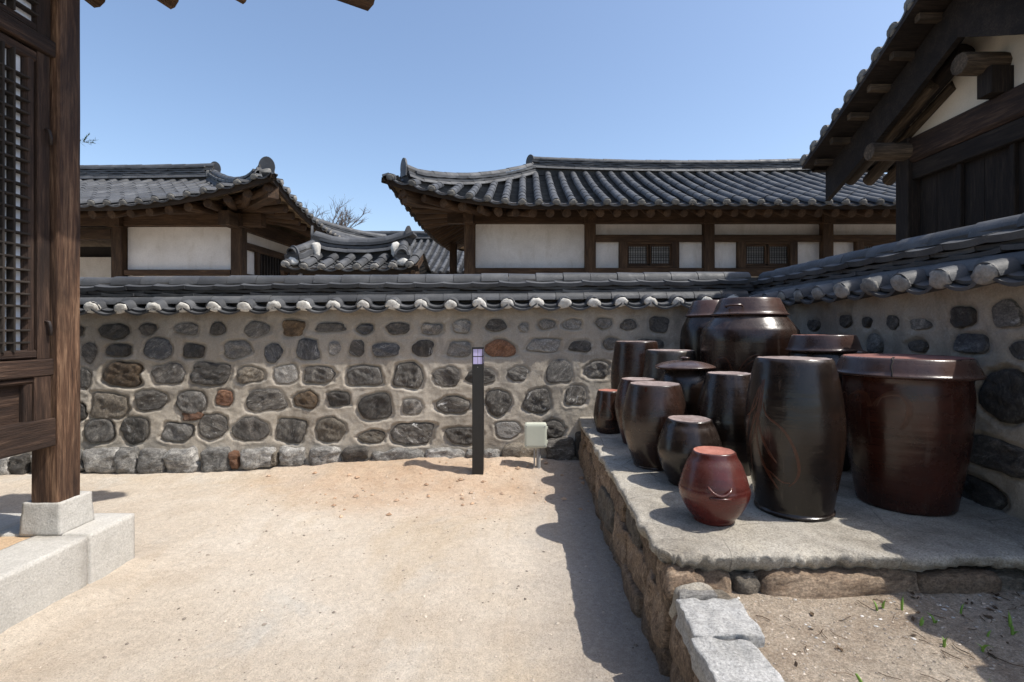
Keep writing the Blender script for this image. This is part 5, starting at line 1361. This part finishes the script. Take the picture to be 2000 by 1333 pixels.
# handles and lugs
def strap(key, s0, z0, drop, outw, r=.011, m=None, up=False):
    g, P = JARS[key]; path = []
    for i in range(13):
        f = i / 12; a = s0[0] + (s0[1] - s0[0]) * f; zz = z0 - drop * sin(pi * f); rr = rad(P, zz) + outw * sin(pi * f) ** .6 - .004
        path.append((rr * sin(a), -rr * cos(a), zz))
    V, F = tube(path, r, 8, .8); return obj('handle', mesh('handle', V, F, m or g.children[0].data.materials[0], True), g)
strap('J5', (-.16, .52), .205, .030, .022, .0075, GL_RED)
strap('J5', (-.10, .46), .158, -.004, .020, .008, GL_RED)
strap('J3', (.98, 1.30), .17, .004, .03, .012, GL_BROWN); strap('J14', (.95, 1.35), .80, .0, .06, .02, GL_LID)
g12 = JARS['J12'][0]
V, F = tube([(-.17, -.235, 1.135), (-.175, -.275, 1.142), (-.14, -.300, 1.148), (-.06, -.315, 1.148), (-.05, -.278, 1.14)], .0095, 7)
obj('handle', mesh('handle', V, F, GL_LID, True), l12)
# finger-drawn glaze lines
H = lambda y: (1015 - y) / 325 * .81
def m6(pts, r=.003): mark('J6', [((x - 1555) / 101, max(.03, H(y))) for x, y in pts], r)
m6([(1490, 735), (1483, 800), (1470, 850), (1459, 900)]); m6([(1492, 732), (1490, 790), (1478, 850), (1465, 880)], .0025); m6([(1484, 745), (1478, 790), (1462, 815)])
m6([(1487, 735), (1486, 810), (1495, 855), (1510, 885), (1522, 900)], .004); m6([(1489, 760), (1483, 840), (1488, 890), (1505, 930), (1522, 955)], .004)
m6([(1494, 780), (1503, 806), (1535, 830), (1556, 865), (1566, 905), (1560, 930), (1545, 945)], .0035); m6([(1482, 750), (1470, 800), (1460, 860)], .0026)
m6([(1484, 850), (1490, 905), (1512, 925), (1530, 937), (1548, 938)], .0026); m6([(1478, 800), (1468, 880), (1466, 940)], .003)
H7 = lambda y: .03 + (1005 - y) / 270 * .69
def m7(pts, r=.003): mark('J7', [((x - 1782) / 128, H7(y)) for x, y in pts], r)
for o in (0, 5, 10):
    m7([(1722 + o, 800 - o * .2), (1738 + o * .6, 780 - o * .6), (1768, 772 - o * .6), (1786 + o * .6, 788), (1785 + o * .7, 815), (1773 + o * .6, 840)], .0034)
    m7([(1672 + o * .7, 790), (1686 + o * .5, 778 - o * .5), (1704 + o * .6, 776 - o * .3), (1716 + o * .5, 795), (1714 + o * .3, 800)], .003)
m7([(1660, 785), (1668, 780), (1675, 795)], .003)
def m12(pts, r=.0032): mark('J12', [((x - 1467) / 100, z) for x, z in pts], r)
m12([(1373, .60), (1380, .70), (1389, .62)]); m12([(1388, .58), (1402, .70), (1424, .72), (1436, .60), (1432, .55)]); m12([(1438, .56), (1458, .70), (1482, .76), (1500, .68), (1502, .6)]); m12([(1446, .58), (1466, .69), (1484, .72), (1494, .64)]); m12([(1505, .62), (1520, .72), (1538, .74), (1548, .64)])
mark('J1', [(-.45, .30), (-.25, .28), (.15, .20), (.2, .15), (-.1, .135), (-.5, .15)], .004); mark('J1', [(-.65, .14), (-.5, .24), (-.45, .30)], .0035); mark('J1', [(-.5, .06), (0, .05), (.5, .065)], .003)
mark('J3', [(-.33, .566), (-.325, .55), (-.32, .535)], .006, 'glaze_drip', GL_RUST)

# ------------------------------------------------------------------ bollard, junction box
bl = thing('bollard_light', 'slim black bollard with a four-pane lavender lamp head, in front of the wall', 'bollard', (-.455, 5.0, gz(-.455, 5.0) - .01))
beam('post', (0, 0, 0), (0, 0, 1.060), .108, .108, BLACKM, bl, .004)
beam('head', (0, 0, 1.060), (0, 0, 1.215), .088, .088, BLACKM, bl, .003)
beam('cap', (0, 0, 1.215), (0, 0, 1.227), .110, .110, BLACKM, bl, .003)
for sx in (-1, 1):
    for sy in (-1, 1): beam('corner_bar', (sx * .049, sy * .049, 1.060), (sx * .049, sy * .049, 1.215), .010, .010, BLACKM, bl, .001)
pm = MB(); pm.box(-.0215, .0215, -.002, .002, -.034, .034); pm = pm.me('pane', PANE)
for ang in range(4):
    Rz = Matrix.Rotation(ang * pi/2, 4, 'Z')
    for sx in (-1, 1):
        for zc in (1.099, 1.176): obj('pane', pm, bl, Rz @ T(sx * .0235, -.0465, zc))
V, F = tube([(0, -.0535, 1.035), (0, -.056, 1.035)], .004, 8); obj('screw', mesh('screw', V, F, PIPEM, False), bl)

jb = thing('junction_box', 'pale grey-green electrical box on a short grey pipe, by the foot of the wall', 'electrical box', (.108, 5.16, -.035))
V, F = block_geo(.108, .055, .118, 3, n=8, p=26, rough=.0, rel=0)
obj('box', mesh('box', V, F, BOXM, True), jb, T(0, 0, .455))
V, F = block_geo(.111, .016, .121, 3, n=8, p=26, rough=.0, rel=0)
obj('cover', mesh('cover', V, F, BOXM, True), jb, T(0, -.052, .455))
for sx in (-1, 1):
    for zc in (.36, .55):
        V, F = tube([(sx * .092, -.066, zc), (sx * .092, -.0705, zc)], .006, 8); obj('screw', mesh('screw', V, F, PIPEM, False), jb)
for zc in (.39, .53):
    mb = MB(); mb.box(.106, .122, -.05, -.02, zc - .012, zc + .012); obj('hinge', mb.me('hinge', BOXM), jb)
V, F = tube([(.03, 0, .01), (.03, 0, .34)], .022, 12); obj('pipe', mesh('pipe', V, F, PIPEM, True, 40), jb)
V, F = tube([(.03, 0, .31), (.03, 0, .338)], .029, 12); obj('collar', mesh('collar', V, F, PIPEM, True, 40), jb)
mb = MB(); mb.box(-.02, -.004, -.01, .01, .0, .34); obj('bracket', mb.me('bracket', PIPEM), jb)

# ------------------------------------------------------------------ trees
bt = thing('bare_tree', 'leafless tree with fine twigs on the skyline between the houses', 'tree', (-11.0, 29, 0))
r = random.Random(21); trunkb = MB(); br = MB()
def grow(p, d, L, rad_, lev):
    n = 5; pts = [p]; q = p.copy(); dd = d.copy()
    for i in range(n):
        dd = (dd + Vector((r.uniform(-.27, .27), r.uniform(-.27, .27), r.uniform(-.1, .16)))).normalized(); q = q + dd * (L / n); pts.append(q.copy())
    (trunkb if lev < 1 else br).add(*tube(pts, rad_, 5 if lev < 2 else 3, 1, True, lambda f: 1 - .5 * f))
    if lev < 5:
        k = (5, 4, 4, 4, 4)[lev]
        for j in range(k):
            f = r.uniform(.35, 1) if lev else r.uniform(.6, 1); idx = min(n, max(1, int(f * n)))
            ax = Vector((r.uniform(-1, 1), r.uniform(-1, 1), r.uniform(-.15, .6))).normalized()
            nd = (pts[idx] - pts[idx - 1]).normalized().lerp(ax, r.uniform(.32, .55)).normalized()
            grow(pts[idx], nd, L * r.uniform(.48, .68), max(.008, rad_ * .5), lev + 1)
grow(Vector((0, 0, 0)), Vector((.03, 0, 1)), 5.2, .2, 0)
obj('trunk', trunkb.me('trunk', BARK, True), bt); obj('branches', br.me('branches', BARK, True), bt)

ct = thing('conifer', 'green conifer of which only one sprig shows beside the left timber post', 'tree', (-13.25, 14.5, 0))
obj('trunk', mesh('trunk', *tube([(0, 0, 0), (.05, 0, 3), (0, .05, 7.5)], .16, 8, 1, True, lambda f: 1 - .8 * f), BARK, True), ct)
cr = MB(); r = random.Random(9)
def sprig(p, d, L):
    n = 13
    for i in range(n):
        f = i / n; q = p + d * (L * f) + Vector((0, 0, -.03 * f * f + .03 * f))
        for s in range(3):
            a = Vector((r.uniform(-1, 1), r.uniform(-1, 1), r.uniform(-.3, 1))).normalized(); e = d.lerp(a, .55).normalized() * (L * .28 * (1 - .5 * f))
            sd = e.cross(Vector((.2, .1, 1))).normalized() * .010
            k = len(cr.V); cr.V += [tuple(q - sd * .4), tuple(q + e * .5 + sd), tuple(q + e), tuple(q + e * .5 - sd)]; cr.F.append((k, k+1, k+2, k+3))
for i in range(420):
    z = 1.5 + 6.2 * i / 420; R_ = .42 * (1 - (z - 1.5) / 7.2) + .06; a = r.uniform(0, 6.28); f = r.uniform(.2, .8)
    sprig(Vector((R_ * f * cos(a), R_ * f * sin(a), z)), Vector((cos(a), sin(a), .25)).normalized(), .3)
sprig(Vector((.2, 0, 6.72)), Vector((1, 0, .05)).normalized(), .95)
sprig(Vector((.75, 0, 6.78)), Vector((.6, 0, .7)).normalized(), .28); sprig(Vector((.75, 0, 6.74)), Vector((.95, 0, -.1)).normalized(), .34)
obj('crown', cr.me('crown', NEEDLE, False), ct)
